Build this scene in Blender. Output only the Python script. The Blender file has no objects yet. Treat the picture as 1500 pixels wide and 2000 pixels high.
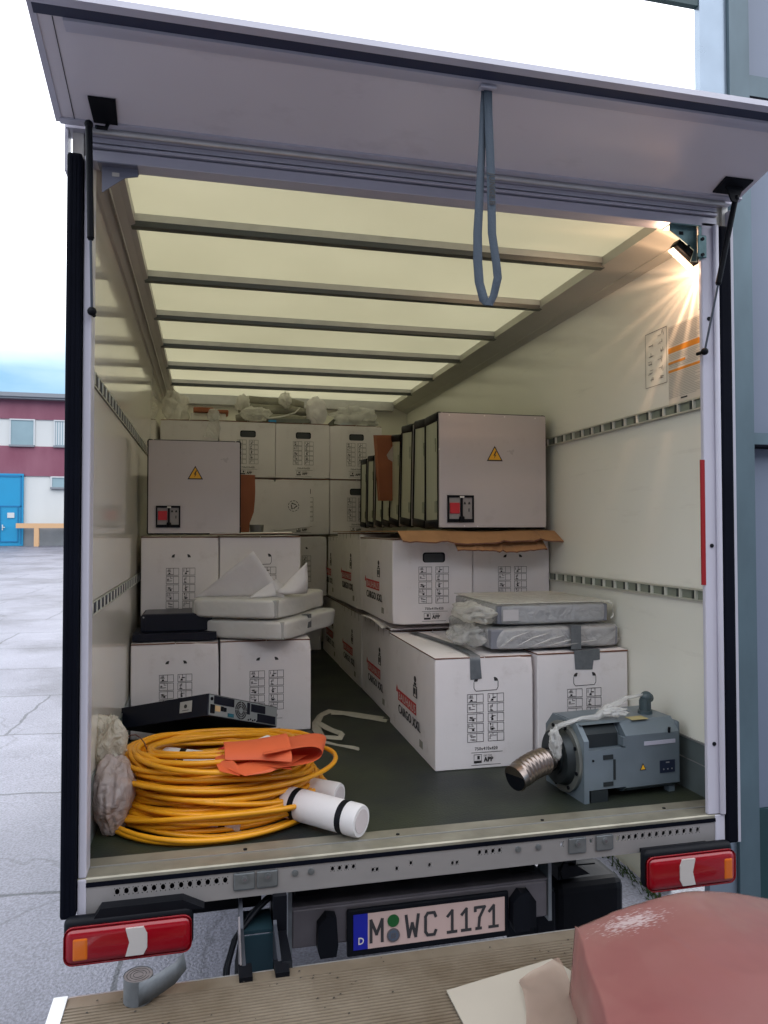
import bpy, bmesh, math, random
from mathutils import Vector, Matrix, noise
S = bpy.context.scene
C = S.collection
rad = math.radians
# ------------------------------------------------------------------ camera
cam_d = bpy.data.cameras.new('camera'); cam = bpy.data.objects.new('camera', cam_d); C.objects.link(cam)
cam_d.sensor_fit = 'VERTICAL'; cam_d.sensor_height = 36; cam_d.lens = 26.232
cam_d.clip_start = .02; cam_d.clip_end = 3000
Rm = Matrix(((0.9728213206758796, -0.0049244710876799914, -0.23150470324152003),
             (-0.23155454786638727, -0.025357558555973245, -0.9724913807260573),
             (-0.0010813883810265887, 0.9996663162318651, -0.025808657279726678)))
cam.matrix_world = Matrix.Translation((0, -2.25, .971)) @ Rm.to_4x4()
S.camera = cam
# ------------------------------------------------------------------ world: overcast daylight
W = bpy.data.worlds.new('World'); S.world = W; W.use_nodes = True
nt = W.node_tree; nt.nodes.clear()
out = nt.nodes.new('ShaderNodeOutputWorld'); bg = nt.nodes.new('ShaderNodeBackground')
sky = nt.nodes.new('ShaderNodeTexSky'); sky.sky_type = 'NISHITA'; sky.sun_disc = False
SUN_EL, SUN_ROT = rad(48), rad(-25)
sky.sun_elevation = SUN_EL; sky.sun_rotation = SUN_ROT; sky.air_density = 1.2; sky.dust_density = 2.5
tc = nt.nodes.new('ShaderNodeTexCoord'); sep = nt.nodes.new('ShaderNodeSeparateXYZ')
nz = nt.nodes.new('ShaderNodeTexNoise'); nz.inputs['Scale'].default_value = 2.6; nz.inputs['Detail'].default_value = 7
mp = nt.nodes.new('ShaderNodeMapping'); mp.inputs['Scale'].default_value = (1, 1, 3.2)
rz = nt.nodes.new('ShaderNodeMapRange'); rz.inputs['From Min'].default_value = .195; rz.inputs['From Max'].default_value = .29
ma = nt.nodes.new('ShaderNodeMath'); ma.operation = 'MULTIPLY_ADD'; ma.inputs[1].default_value = .9; ma.inputs[2].default_value = -.40
ad = nt.nodes.new('ShaderNodeMath'); ad.operation = 'ADD'; ad.use_clamp = True
mx = nt.nodes.new('ShaderNodeMix'); mx.data_type = 'RGBA'
cloud = nt.nodes.new('ShaderNodeRGB'); cloud.outputs[0].default_value = (12.5, 12.9, 13.8, 1)
L = nt.links.new
L(tc.outputs['Generated'], mp.inputs[0]); L(mp.outputs[0], nz.inputs['Vector'])
L(tc.outputs['Generated'], sep.inputs[0]); L(sep.outputs['Z'], rz.inputs['Value'])
L(nz.outputs['Fac'], ma.inputs[0]); L(ma.outputs[0], ad.inputs[0]); L(rz.outputs[0], ad.inputs[1])
L(ad.outputs[0], mx.inputs['Factor']); tint = nt.nodes.new('ShaderNodeMix'); tint.data_type = 'RGBA'; tint.inputs['Factor'].default_value = .93; tint.inputs[7].default_value = (1.0, 2.5, 3.9, 1); L(sky.outputs[0], tint.inputs[6]); L(tint.outputs[2], mx.inputs[6]); L(cloud.outputs[0], mx.inputs[7])
L(mx.outputs[2], bg.inputs[0]); bg.inputs[1].default_value = .08; L(bg.outputs[0], out.inputs[0])
sd = bpy.data.lights.new('sun', 'SUN'); sd.energy = .8; sd.angle = rad(30); sd.color = (1, .96, .9)
sun = bpy.data.objects.new('sun', sd); C.objects.link(sun)
az = math.pi / 2 - SUN_ROT
dv = Vector((math.cos(SUN_EL) * math.sin(-SUN_ROT), math.cos(SUN_EL) * math.cos(SUN_ROT), math.sin(SUN_EL)))
sun.rotation_euler = dv.to_track_quat('Z', 'Y').to_euler(); sun.location = (0, 0, 8)
S.view_settings.view_transform = 'Standard'; S.view_settings.look = 'None'
S.view_settings.exposure = 1.45; S.view_settings.gamma = 1
S.render.engine = 'CYCLES'
try:
    S.cycles.use_denoising = True; S.cycles.max_bounces = 14; S.cycles.diffuse_bounces = 9
    S.cycles.transparent_max_bounces = 16; S.cycles.caustics_reflective = False; S.cycles.caustics_refractive = False
    S.cycles.sample_clamp_indirect = 6
except Exception: pass

# ------------------------------------------------------------------ materials
MATS = {}
def mat(name, col, rough=.6, metal=0., var=.0, vscale=6., bump=0., bscale=30., col2=None, spec=.5, trans=0., alpha=1., stretch=None, emit=None, transm=0., sheen=0, detail=5, grime=0, gcol=(.25,.22,.18), gscale=18., gstretch=(1,1,1), gth=.62, crinkle=0, cscale=14.):
    if name in MATS: return MATS[name]
    m = bpy.data.materials.new(name); m.use_nodes = True; n = m.node_tree; p = n.nodes['Principled BSDF']
    p.inputs['Base Color'].default_value = (*col, 1); p.inputs['Roughness'].default_value = rough
    p.inputs['Metallic'].default_value = metal; p.inputs['Specular IOR Level'].default_value = spec
    p.inputs['Transmission Weight'].default_value = transm
    t = n.nodes.new('ShaderNodeTexCoord'); vec = t.outputs['Object']
    if stretch:
        q = n.nodes.new('ShaderNodeMapping'); q.inputs['Scale'].default_value = stretch; n.links.new(vec, q.inputs[0]); vec = q.outputs[0]
    if var or col2:
        a = n.nodes.new('ShaderNodeTexNoise'); a.inputs['Scale'].default_value = vscale; a.inputs['Detail'].default_value = detail; n.links.new(vec, a.inputs['Vector'])
        r = n.nodes.new('ShaderNodeMapRange'); r.inputs['From Min'].default_value = .3; r.inputs['From Max'].default_value = .7; n.links.new(a.outputs['Fac'], r.inputs['Value'])
        x = n.nodes.new('ShaderNodeMix'); x.data_type = 'RGBA'; n.links.new(r.outputs[0], x.inputs['Factor'])
        c2 = col2 if col2 else tuple(c * (1 - var) for c in col)
        x.inputs[6].default_value = (*col, 1); x.inputs[7].default_value = (*c2, 1)
        n.links.new(x.outputs[2], p.inputs['Base Color'])
        rr = n.nodes.new('ShaderNodeMapRange'); rr.inputs['To Min'].default_value = max(.02, rough - .07); rr.inputs['To Max'].default_value = min(1, rough + .07)
        n.links.new(a.outputs['Fac'], rr.inputs['Value']); n.links.new(rr.outputs[0], p.inputs['Roughness'])
    if grime:
        gm_ = n.nodes.new('ShaderNodeMapping'); gm_.inputs['Scale'].default_value = gstretch; n.links.new(t.outputs['Object'], gm_.inputs[0])
        ga = n.nodes.new('ShaderNodeTexNoise'); ga.inputs['Scale'].default_value = gscale; ga.inputs['Detail'].default_value = 8; ga.inputs['Roughness'].default_value = .65; n.links.new(gm_.outputs[0], ga.inputs['Vector'])
        gr = n.nodes.new('ShaderNodeMapRange'); gr.inputs['From Min'].default_value = gth; gr.inputs['From Max'].default_value = gth+.16; gr.inputs['To Max'].default_value = grime; n.links.new(ga.outputs['Fac'], gr.inputs['Value'])
        gx = n.nodes.new('ShaderNodeMix'); gx.data_type = 'RGBA'; gx.inputs[7].default_value = (*gcol, 1); n.links.new(gr.outputs[0], gx.inputs['Factor'])
        if p.inputs['Base Color'].links: n.links.new(p.inputs['Base Color'].links[0].from_socket, gx.inputs[6])
        else: gx.inputs[6].default_value = (*col, 1)
        n.links.new(gx.outputs[2], p.inputs['Base Color'])
    if bump:
        b = n.nodes.new('ShaderNodeTexNoise'); b.inputs['Scale'].default_value = bscale; b.inputs['Detail'].default_value = 4; n.links.new(vec, b.inputs['Vector'])
        bb = n.nodes.new('ShaderNodeBump'); bb.inputs['Strength'].default_value = bump; bb.inputs['Distance'].default_value = .01
        n.links.new(b.outputs['Fac'], bb.inputs['Height']); n.links.new(bb.outputs[0], p.inputs['Normal'])
    if crinkle:
        hs = None; vw = n.nodes.new('ShaderNodeTexNoise'); vw.inputs['Scale'].default_value = 6; n.links.new(vec, vw.inputs['Vector'])
        va = n.nodes.new('ShaderNodeVectorMath'); va.operation = 'MULTIPLY_ADD'; va.inputs[1].default_value = (.12, .12, .12); n.links.new(vw.outputs['Color'], va.inputs[0]); n.links.new(vec, va.inputs[2])
        for sc_ in (cscale, cscale*2.7):
            v1 = n.nodes.new('ShaderNodeTexVoronoi'); v1.feature = 'DISTANCE_TO_EDGE'; v1.inputs['Scale'].default_value = sc_; n.links.new(va.outputs[0], v1.inputs['Vector'])
            mm_ = n.nodes.new('ShaderNodeMath'); mm_.operation = 'MULTIPLY'; mm_.inputs[1].default_value = 1.0 if sc_ == cscale else .45; n.links.new(v1.outputs['Distance'], mm_.inputs[0])
            if hs is None: hs = mm_.outputs[0]
            else: a_ = n.nodes.new('ShaderNodeMath'); n.links.new(hs, a_.inputs[0]); n.links.new(mm_.outputs[0], a_.inputs[1]); hs = a_.outputs[0]
        cb = n.nodes.new('ShaderNodeBump'); cb.inputs['Strength'].default_value = crinkle; cb.inputs['Distance'].default_value = .03; n.links.new(hs, cb.inputs['Height'])
        if p.inputs['Normal'].links: n.links.new(p.inputs['Normal'].links[0].from_socket, cb.inputs['Normal'])
        n.links.new(cb.outputs[0], p.inputs['Normal'])
    o = n.nodes['Material Output']; sh = p.outputs[0]
    if trans:
        tr = n.nodes.new('ShaderNodeBsdfTranslucent'); tr.inputs[0].default_value = (*col, 1)
        k = n.nodes.new('ShaderNodeMixShader'); k.inputs[0].default_value = trans
        n.links.new(sh, k.inputs[1]); n.links.new(tr.outputs[0], k.inputs[2]); sh = k.outputs[0]
    if alpha < 1:
        tp = n.nodes.new('ShaderNodeBsdfTransparent'); k = n.nodes.new('ShaderNodeMixShader'); k.inputs[0].default_value = alpha
        n.links.new(tp.outputs[0], k.inputs[1]); n.links.new(sh, k.inputs[2]); sh = k.outputs[0]
    n.links.new(sh, o.inputs[0])
    if emit:
        p.inputs['Emission Color'].default_value = (*emit[:3], 1); p.inputs['Emission Strength'].default_value = emit[3]
    MATS[name] = m; return m
carton = mat('white_carton', (.78, .745, .75), .72, var=.09, vscale=3, bump=.14, bscale=11, grime=.35, gcol=(.40, .34, .30), gscale=7, gth=.58)
carton_edge = mat('carton_edge', (.16, .07, .045), .9)
kraft = mat('kraft_board', (.42, .22, .10), .85, var=.25, vscale=8, bump=.2, bscale=20)
kraft_red = mat('kraft_red', (.33, .11, .05), .85, var=.25, vscale=6)
ink = mat('black_ink', (.03, .028, .03), .7); red_ink = mat('red_ink', (.55, .035, .04), .6)
white_paint = mat('white_paint', (.52, .51, .585), .3, var=.06, vscale=2, bump=.02, grime=.4, gcol=(.35, .33, .33), gscale=14, gstretch=(1,1,.25), gth=.60)
white_ink = mat('white_ink', (.62, .58, .55), .6)
wall_m = mat('wall_panel', (.80, .79, .70), .22, var=.05, vscale=1.5, bump=.02, bscale=4, grime=.30, gcol=(.45, .43, .36), gscale=5, gstretch=(1, .35, 3), gth=.60)
wall_l = mat('wall_panel_gloss', (.76, .73, .66), .07, var=.05, vscale=1.5, bump=.006, bscale=2, spec=1.0)
alu = mat('aluminium', (.50, .50, .50), .38, metal=.75, var=.12, vscale=14, stretch=(1, 1, 1))
alu_d = mat('aluminium_dirty', (.36, .34, .27), .45, metal=.5, var=.35, vscale=9)
alu_w = mat('alu_painted', (.50, .495, .56), .34, metal=.15, var=.06, vscale=5)
galv = mat('galvanised', (.27, .29, .30), .42, metal=.7, var=.3, vscale=25)
steel_g = mat('grey_steel', (.17, .155, .165), .45, metal=.4, var=.2, vscale=10)
black = mat('black_plastic', (.005, .006, .009), .5, var=.3, vscale=12, spec=.14)
rubber = mat('rubber', (.004, .005, .010), .7, var=.3, vscale=5, spec=.05)
dkblue = mat('dark_sheet_metal', (.004, .006, .016), .48, var=.3, vscale=6, spec=.3)
floor_m = mat('floor_ply', (.026, .033, .017), .52, col2=(.010, .014, .016), vscale=3.5, bump=.15, bscale=120, grime=.35, gcol=(.10, .095, .07), gscale=22, gth=.62)
strap_m = mat('strap_grey', (.055, .075, .10), .8, bump=.3, bscale=200)
red_tape = mat('red_tape', (.26, .004, .006), .4)
tape_m = mat('duct_tape', (.145, .16, .175), .45, metal=.2, var=.2, vscale=40, bump=.15, bscale=50)
orange_ink = mat('orange_ink', (.62, .24, .02), .5)
grey_ink = mat('grey_ink', (.30, .29, .25), .6)
yellow = mat('warning_yellow', (.80, .42, .02), .4)
cable_m = mat('yellow_cable', (.80, .345, .010), .36, var=.18, vscale=7, bump=.05, grime=.5, gcol=(.30, .14, .02), gscale=30, gth=.60)
orange_cloth = mat('orange_sheet', (.78, .15, .05), .6, trans=.25, var=.1)
foam_thin = mat('foam_wrap', (.88, .87, .84), .4, trans=.3, alpha=.86, crinkle=.25, cscale=7)
foam = mat('white_foam', (.82, .80, .80), .7, trans=.25, bump=.25, bscale=25, var=.06)
film = mat('milky_film', (.86, .85, .80), .25, trans=.35, alpha=.62, crinkle=.7, cscale=13)
film_clear = mat('clear_film', (.88, .88, .86), .16, trans=.3, alpha=.46, crinkle=.7, cscale=15)
cab_paint = mat('cabinet_paint', (.54, .495, .49), .30, var=.05, vscale=4, metal=.1, grime=.3, gcol=(.35, .32, .30), gscale=6, gth=.6)
cab_side = mat('cabinet_side', (.52, .55, .43), .35, metal=.2, var=.12, vscale=6, stretch=(8, 8, .5))
motor_m = mat('motor_grey', (.165, .205, .235), .38, metal=.25, var=.15, vscale=8, bump=.04)
motor_d = mat('motor_dark', (.03, .038, .042), .45, metal=.5, var=.2)
bellow_m = mat('bellows_steel', (.36, .30, .27), .3, metal=.95, var=.35, vscale=25)
red_lens = mat('red_lens', (.27, .003, .009), .12, var=.15, vscale=4, spec=.6)
amber = mat('amber_lens', (.55, .12, .01), .15)
clear_lens = mat('clear_lens', (.50, .47, .45), .2)
plate_w = mat('plate_white', (.54, .39, .35), .4); plate_b = mat('plate_blue', (.01, .015, .30), .35)
green_s = mat('green_sticker', (.01, .09, .02), .4)
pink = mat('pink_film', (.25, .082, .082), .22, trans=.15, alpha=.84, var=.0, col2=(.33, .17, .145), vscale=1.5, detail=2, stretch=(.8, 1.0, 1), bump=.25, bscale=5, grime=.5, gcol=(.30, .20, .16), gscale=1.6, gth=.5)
beige = mat('beige_board', (.36, .325, .27), .75, var=.08, vscale=3)
blue_tape = mat('blue_tape', (.02, .25, .50), .5)
glass_w = mat('window_glass', (.30, .40, .43), .15, var=.2, vscale=.6)

# roof skin: translucent GRP
roof_m = bpy.data.materials.new('roof_grp'); roof_m.use_nodes = True
n = roof_m.node_tree; n.nodes.clear(); o_ = n.nodes.new('ShaderNodeOutputMaterial')
d_ = n.nodes.new('ShaderNodeBsdfDiffuse'); t_ = n.nodes.new('ShaderNodeBsdfTranslucent'); g_ = n.nodes.new('ShaderNodeBsdfGlossy'); g_.inputs['Roughness'].default_value = .25
d_.inputs[0].default_value = (.82, .80, .70, 1)
tcn = n.nodes.new('ShaderNodeTexCoord'); no_ = n.nodes.new('ShaderNodeTexNoise'); no_.inputs['Scale'].default_value = 1.1; no_.inputs['Detail'].default_value = 9; n.links.new(tcn.outputs['Object'], no_.inputs['Vector'])
mxx = n.nodes.new('ShaderNodeMix'); mxx.data_type = 'RGBA'; mxx.inputs[6].default_value = (.69, .665, .54, 1); mxx.inputs[7].default_value = (.52, .50, .39, 1)
n.links.new(no_.outputs['Fac'], mxx.inputs['Factor']); n.links.new(mxx.outputs[2], t_.inputs[0])
k1 = n.nodes.new('ShaderNodeMixShader'); k1.inputs[0].default_value = .66; n.links.new(d_.outputs[0], k1.inputs[1]); n.links.new(t_.outputs[0], k1.inputs[2])
k2 = n.nodes.new('ShaderNodeMixShader'); k2.inputs[0].default_value = .05; n.links.new(k1.outputs[0], k2.inputs[1]); n.links.new(g_.outputs[0], k2.inputs[2]); n.links.new(k2.outputs[0], o_.inputs[0])

# ------------------------------------------------------------------ mesh builder
FONT = None
def text_polys(s, size, bold=.0):
    cu = bpy.data.curves.new('t', 'FONT'); cu.body = s; cu.size = size; cu.offset = bold; cu.resolution_u = 2; cu.space_character = 1.1; cu.align_x = 'LEFT'
    ob = bpy.data.objects.new('t', cu); C.objects.link(ob)
    dg = bpy.context.evaluated_depsgraph_get(); me = bpy.data.meshes.new_from_object(ob.evaluated_get(dg))
    v = [x.co.copy() for x in me.vertices]; f = [tuple(p.vertices) for p in me.polygons]
    bpy.data.objects.remove(ob); bpy.data.curves.remove(cu); bpy.data.meshes.remove(me)
    return v, f
TXT = {}
class MB:
    def __init__(s, T=None): s.v = []; s.f = []; s.m = []; s.sm = []; s.T = T or Matrix()
    def add(s, vs, fs, m=0, smooth=False):
        b = len(s.v); s.v += [s.T @ Vector(v) for v in vs]
        for f in fs: s.f.append(tuple(i + b for i in f)); s.m.append(m); s.sm.append(smooth)
        return s
    def box(s, x0, x1, y0, y1, z0, z1, m=0):
        return s.add([(x0,y0,z0),(x1,y0,z0),(x1,y1,z0),(x0,y1,z0),(x0,y0,z1),(x1,y0,z1),(x1,y1,z1),(x0,y1,z1)],
              [(0,3,2,1),(4,5,6,7),(0,1,5,4),(1,2,6,5),(2,3,7,6),(3,0,4,7)], m)
    def bm(s, bm, m=0, smooth=False):
        bm.verts.ensure_lookup_table()
        s.add([v.co.copy() for v in bm.verts], [tuple(v.index for v in f.verts) for f in bm.faces], m, smooth); bm.free(); return s
    def rbox(s, x0, x1, y0, y1, z0, z1, r=.01, seg=2, m=0, smooth=False, cuts=0, jitter=0, seed=0, js=3.):
        bm = bmesh.new(); bmesh.ops.create_cube(bm, size=1)
        for v in bm.verts: v.co = Vector(((x0+x1)/2 + v.co.x*(x1-x0), (y0+y1)/2 + v.co.y*(y1-y0), (z0+z1)/2 + v.co.z*(z1-z0)))
        if cuts: bmesh.ops.subdivide_edges(bm, edges=bm.edges[:], cuts=cuts, use_grid_fill=True)
        if not cuts: bmesh.ops.bevel(bm, geom=bm.edges[:], offset=r, segments=seg, profile=.5, affect='EDGES')
        if jitter:
            for v in bm.verts:
                q = v.co * js + Vector((seed*3.1, seed*1.7, seed)); v.co += Vector((noise.noise(q), noise.noise(q + Vector((9,0,0))), noise.noise(q + Vector((0,9,0))))) * jitter
        bm.verts.index_update(); return s.bm(bm, m, smooth)
    def cyl(s, p0, p1, r0, r1=None, n=16, m=0, caps=True, smooth=True):
        p0, p1 = Vector(p0), Vector(p1); r1 = r0 if r1 is None else r1
        q = (p1 - p0).to_track_quat('Z', 'Y'); vs = []
        for p, r in ((p0, r0), (p1, r1)):
            for i in range(n):
                a = 2*math.pi*i/n; vs.append(p + q @ Vector((math.cos(a)*r, math.sin(a)*r, 0)))
        s.add(vs, [(i, (i+1) % n, n + (i+1) % n, n+i) for i in range(n)], m, smooth)
        if caps: s.add(vs, [tuple(range(n-1, -1, -1)), tuple(range(n, 2*n))], m)
        return s
    def tube(s, pts, r, n=8, m=0, closed=False, caps=True):
        pts = [Vector(p) for p in pts]; N = len(pts); vs = []; up = Vector((0, 0, 1))
        for i, p in enumerate(pts):
            a = pts[(i-1) % N] if (closed or i > 0) else p; b = pts[(i+1) % N] if (closed or i < N-1) else p
            t = (b - a).normalized(); x = t.cross(up)
            if x.length < 1e-3: x = t.cross(Vector((1, 0, 0)))
            x.normalize(); y = x.cross(t); rr = r[i] if isinstance(r, (list, tuple)) else r
            for k in range(n):
                an = 2*math.pi*k/n; vs.append(p + (x*math.cos(an) + y*math.sin(an)) * rr)
        fs = []
        for i in range(N if closed else N-1):
            j = (i+1) % N
            for k in range(n): l = (k+1) % n; fs.append((i*n+k, i*n+l, j*n+l, j*n+k))
        s.add(vs, fs, m, True)
        if caps and not closed: s.add(vs[:n] + vs[-n:], [tuple(range(n)), tuple(range(2*n-1, n-1, -1))], m)
        return s
    def prism(s, pts, ax, a0, a1, m=0):   # pts 2d in the two other axes (order x,y,z without ax)
        def P(p, a):
            return {'x': (a, p[0], p[1]), 'y': (p[0], a, p[1]), 'z': (p[0], p[1], a)}[ax]
        n = len(pts); vs = [P(p, a0) for p in pts] + [P(p, a1) for p in pts]
        return s.add(vs, [tuple(range(n-1, -1, -1)), tuple(range(n, 2*n))] + [(i, (i+1) % n, n+(i+1) % n, n+i) for i in range(n)], m)
    def quad(s, a, b, c, d, m=0): return s.add([a, b, c, d], [(0, 1, 2, 3)], m)
    def text(s, t, size, o, u, v, m=0, bold=.0, sx=1., fit=None):
        key = (t, size, bold)
        if key not in TXT: TXT[key] = text_polys(t, size, bold)
        vs, fs = TXT[key]
        if fit: sx = fit/max(p.x for p in vs)
        o, u, v = Vector(o), Vector(u), Vector(v)
        return s.add([o + u*(p.x*sx) + v*p.y for p in vs], fs, m)
    def sphere(s, c, r, sub=3, m=0, jitter=0, js=6, seed=0, flat=None, smooth=True):
        bm = bmesh.new(); bmesh.ops.create_icosphere(bm, subdivisions=sub, radius=1); r = Vector(r if hasattr(r, '__len__') else (r, r, r))
        for v in bm.verts:
            d = v.co.copy(); k = 1
            if jitter:
                q = d*js*.75 + Vector((seed*7.3, seed*2.1, seed)); th = math.atan2(d.y, d.x); k += .10*jitter*math.sin(11*th + 5*noise.noise(q*.8) + 2*d.z); k += jitter*(noise.noise(q)*1.0 - .7*abs(noise.noise(q*2.1)) + .05*noise.noise(q*5))
            v.co = Vector(c) + Vector((d.x*r.x, d.y*r.y, d.z*r.z))*k
            if flat is not None: v.co.z = max(v.co.z, flat)
        bm.verts.index_update(); return s.bm(bm, m, smooth)
    def build(s, name, mats, parent=None, origin=None):
        me = bpy.data.meshes.new(name); wl = Vector(parent.matrix_world.translation) if parent else Vector(origin or (0,0,0))
        if parent: wl = PO[parent.name]
        me.from_pydata([v - wl for v in s.v], [], s.f)
        if not isinstance(mats, (list, tuple)): mats = [mats]
        for mm in mats: me.materials.append(mm)
        for p, a, b in zip(me.polygons, s.m, s.sm): p.material_index = a; p.use_smooth = b
        me.update(); o = bpy.data.objects.new(name, me); C.objects.link(o)
        if parent: o.parent = parent; PO[o.name] = wl
        else: o.location = wl; PO[o.name] = wl
        return o
PO = {}
def tag(o, label=None, cat=None, group=None, kind=None):
    if label: o['label'] = label
    if cat: o['category'] = cat
    if group: o['group'] = group
    if kind: o['kind'] = kind
    return o
def thing(name, label, cat, loc=(0,0,0), group=None):
    o = bpy.data.objects.new(name, None); C.objects.link(o); o.location = loc; o.empty_display_size = .1
    PO[o.name] = Vector(loc); return tag(o, label, cat, group)
def copy_tree(o, parent=None):
    c = o.copy(); C.objects.link(c)
    if parent: c.parent = parent
    for ch in list(o.children): copy_tree(ch, c)
    return c
def fmat(M, *a): return M
def TR(loc, rz=0, rx=0, ry=0): return Matrix.Translation(loc) @ Matrix.Rotation(rz, 4, 'Z') @ Matrix.Rotation(rx, 4, 'X') @ Matrix.Rotation(ry, 4, 'Y')
def add_mod(o, levels=1):
    m = o.modifiers.new('sub', 'SUBSURF'); m.levels = levels; m.render_levels = levels
R = random.Random(4)

# ------------------------------------------------------------------ setting
def gz(y): return -.95 + .0272*y
gm = bpy.data.materials.new('concrete_yard'); gm.use_nodes = True; n = gm.node_tree; p = n.nodes['Principled BSDF']
def nn(t, **k):
    x = n.nodes.new(t)
    for a, b in k.items():
        if a in x.inputs: x.inputs[a].default_value = b
        else: setattr(x, a, b)
    return x
tcn = nn('ShaderNodeTexCoord'); ge = tcn.outputs['Object']
a1 = nn('ShaderNodeTexNoise', Scale=.9, Detail=8.); a2 = nn('ShaderNodeTexNoise', Scale=75., Detail=5.); n.links.new(ge, a1.inputs['Vector']); n.links.new(ge, a2.inputs['Vector'])
mp2 = nn('ShaderNodeMapping'); mp2.inputs['Rotation'].default_value = (0, 0, rad(4)); n.links.new(ge, mp2.inputs[0])
mp2.inputs['Location'].default_value = (.4, .95, 0)
wob = nn('ShaderNodeTexNoise', Scale=3.5, Detail=4.); n.links.new(ge, wob.inputs['Vector'])
vadd = nn('ShaderNodeVectorMath', operation='MULTIPLY_ADD'); vadd.inputs[1].default_value = (.1, .1, 0); n.links.new(wob.outputs['Color'], vadd.inputs[0]); n.links.new(mp2.outputs[0], vadd.inputs[2])
br = nn('ShaderNodeTexBrick', Scale=1.); br.offset = .5; br.inputs['Brick Width'].default_value = 3.2; br.inputs['Row Height'].default_value = 1.45; br.inputs['Mortar Size'].default_value = .016; br.inputs['Mortar Smooth'].default_value = .4
br.inputs['Color1'].default_value = (1,1,1,1); br.inputs['Color2'].default_value = (.9,.9,.9,1); br.inputs['Mortar'].default_value = (.32,.34,.34,1)
n.links.new(vadd.outputs[0], br.inputs['Vector'])
vo = nn('ShaderNodeTexVoronoi', Scale=.42, feature='DISTANCE_TO_EDGE'); n.links.new(vadd.outputs[0], vo.inputs['Vector'])
w2 = nn('ShaderNodeTexNoise', Scale=2.2, Detail=9.); n.links.new(ge, w2.inputs['Vector'])
va2 = nn('ShaderNodeVectorMath', operation='MULTIPLY_ADD'); va2.inputs[1].default_value = (.7, .7, 0); n.links.new(w2.outputs['Color'], va2.inputs[0]); n.links.new(ge, va2.inputs[2]); n.links.new(va2.outputs[0], vo.inputs['Vector'])
cr = nn('ShaderNodeMapRange'); cr.inputs['From Min'].default_value = .002; cr.inputs['From Max'].default_value = .008; cr.inputs['To Min'].default_value = .72; n.links.new(vo.outputs[0], cr.inputs['Value'])
c0 = nn('ShaderNodeMix', data_type='RGBA'); c0.inputs[6].default_value = (.215,.22,.27,1); c0.inputs[7].default_value = (.125,.128,.155,1); n.links.new(a1.outputs['Fac'], c0.inputs['Factor'])
sp = nn('ShaderNodeMapRange'); sp.inputs['From Min'].default_value = .34; sp.inputs['From Max'].default_value = .66; sp.inputs['To Min'].default_value = .68; sp.inputs['To Max'].default_value = 1.22; n.links.new(a2.outputs['Fac'], sp.inputs['Value'])
m1 = nn('ShaderNodeMix', data_type='RGBA', blend_type='MULTIPLY'); m1.inputs['Factor'].default_value = 1; n.links.new(c0.outputs[2], m1.inputs[6]); n.links.new(sp.outputs[0], m1.inputs[7])
st = nn('ShaderNodeTexNoise', Scale=.55, Detail=9., Roughness=.62); n.links.new(ge, st.inputs['Vector'])
sr = nn('ShaderNodeMapRange'); sr.inputs['From Min'].default_value = .48; sr.inputs['From Max'].default_value = .60; sr.inputs['To Min'].default_value = 1.0; sr.inputs['To Max'].default_value = .66; n.links.new(st.outputs['Fac'], sr.inputs['Value'])
m1b = nn('ShaderNodeMix', data_type='RGBA', blend_type='MULTIPLY'); m1b.inputs['Factor'].default_value = 1; n.links.new(m1.outputs[2], m1b.inputs[6]); n.links.new(sr.outputs[0], m1b.inputs[7]); m1 = m1b
m2 = nn('ShaderNodeMix', data_type='RGBA', blend_type='MULTIPLY'); m2.inputs['Factor'].default_value = 1; n.links.new(m1.outputs[2], m2.inputs[6]); n.links.new(br.outputs['Color'], m2.inputs[7])
m3 = nn('ShaderNodeMix', data_type='RGBA', blend_type='MULTIPLY'); m3.inputs['Factor'].default_value = 1; n.links.new(m2.outputs[2], m3.inputs[6]); n.links.new(cr.outputs[0], m3.inputs[7])
n.links.new(m3.outputs[2], p.inputs['Base Color'])
ra = nn('ShaderNodeMapRange'); ra.inputs['To Min'].default_value = .28; ra.inputs['To Max'].default_value = .75; n.links.new(a1.outputs['Fac'], ra.inputs['Value']); n.links.new(ra.outputs[0], p.inputs['Roughness'])
bu = nn('ShaderNodeBump', Strength=.5, Distance=.012); n.links.new(a2.outputs['Fac'], bu.inputs['Height']); n.links.new(bu.outputs[0], p.inputs['Normal'])
g = MB()
NX = 24
for i in range(NX):
    x0 = -300 + 600*i/NX; x1 = -300 + 600*(i+1)/NX
    g.add([(x0, -200, gz(-200)), (x1, -200, gz(-200)), (x1, 400, gz(400)), (x0, 400, gz(400))], [(0,1,2,3)])
tag(g.build('ground', gm), kind='structure')
# dirt/weeds by the low wall
wb = MB(); R2 = random.Random(9)
for i in range(700):
    y = R2.uniform(.9, 4.2); x = 2.285 - abs(R2.gauss(0, .035)); h = R2.uniform(.01, .05); a = R2.uniform(0, 6.28); w = .006; z = gz(y)
    wb.add([(x-w*math.cos(a), y-w*math.sin(a), z), (x+w*math.cos(a), y+w*math.sin(a), z), (x+R2.uniform(-.03,.01), y+R2.uniform(-.02,.02), z+h)], [(0,1,2)])
tag(wb.build('weeds', mat('weeds', (.05, .085, .02), .8, var=.4)), 'green weeds growing along the foot of the low cream wall', 'weeds', kind='stuff')

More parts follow.
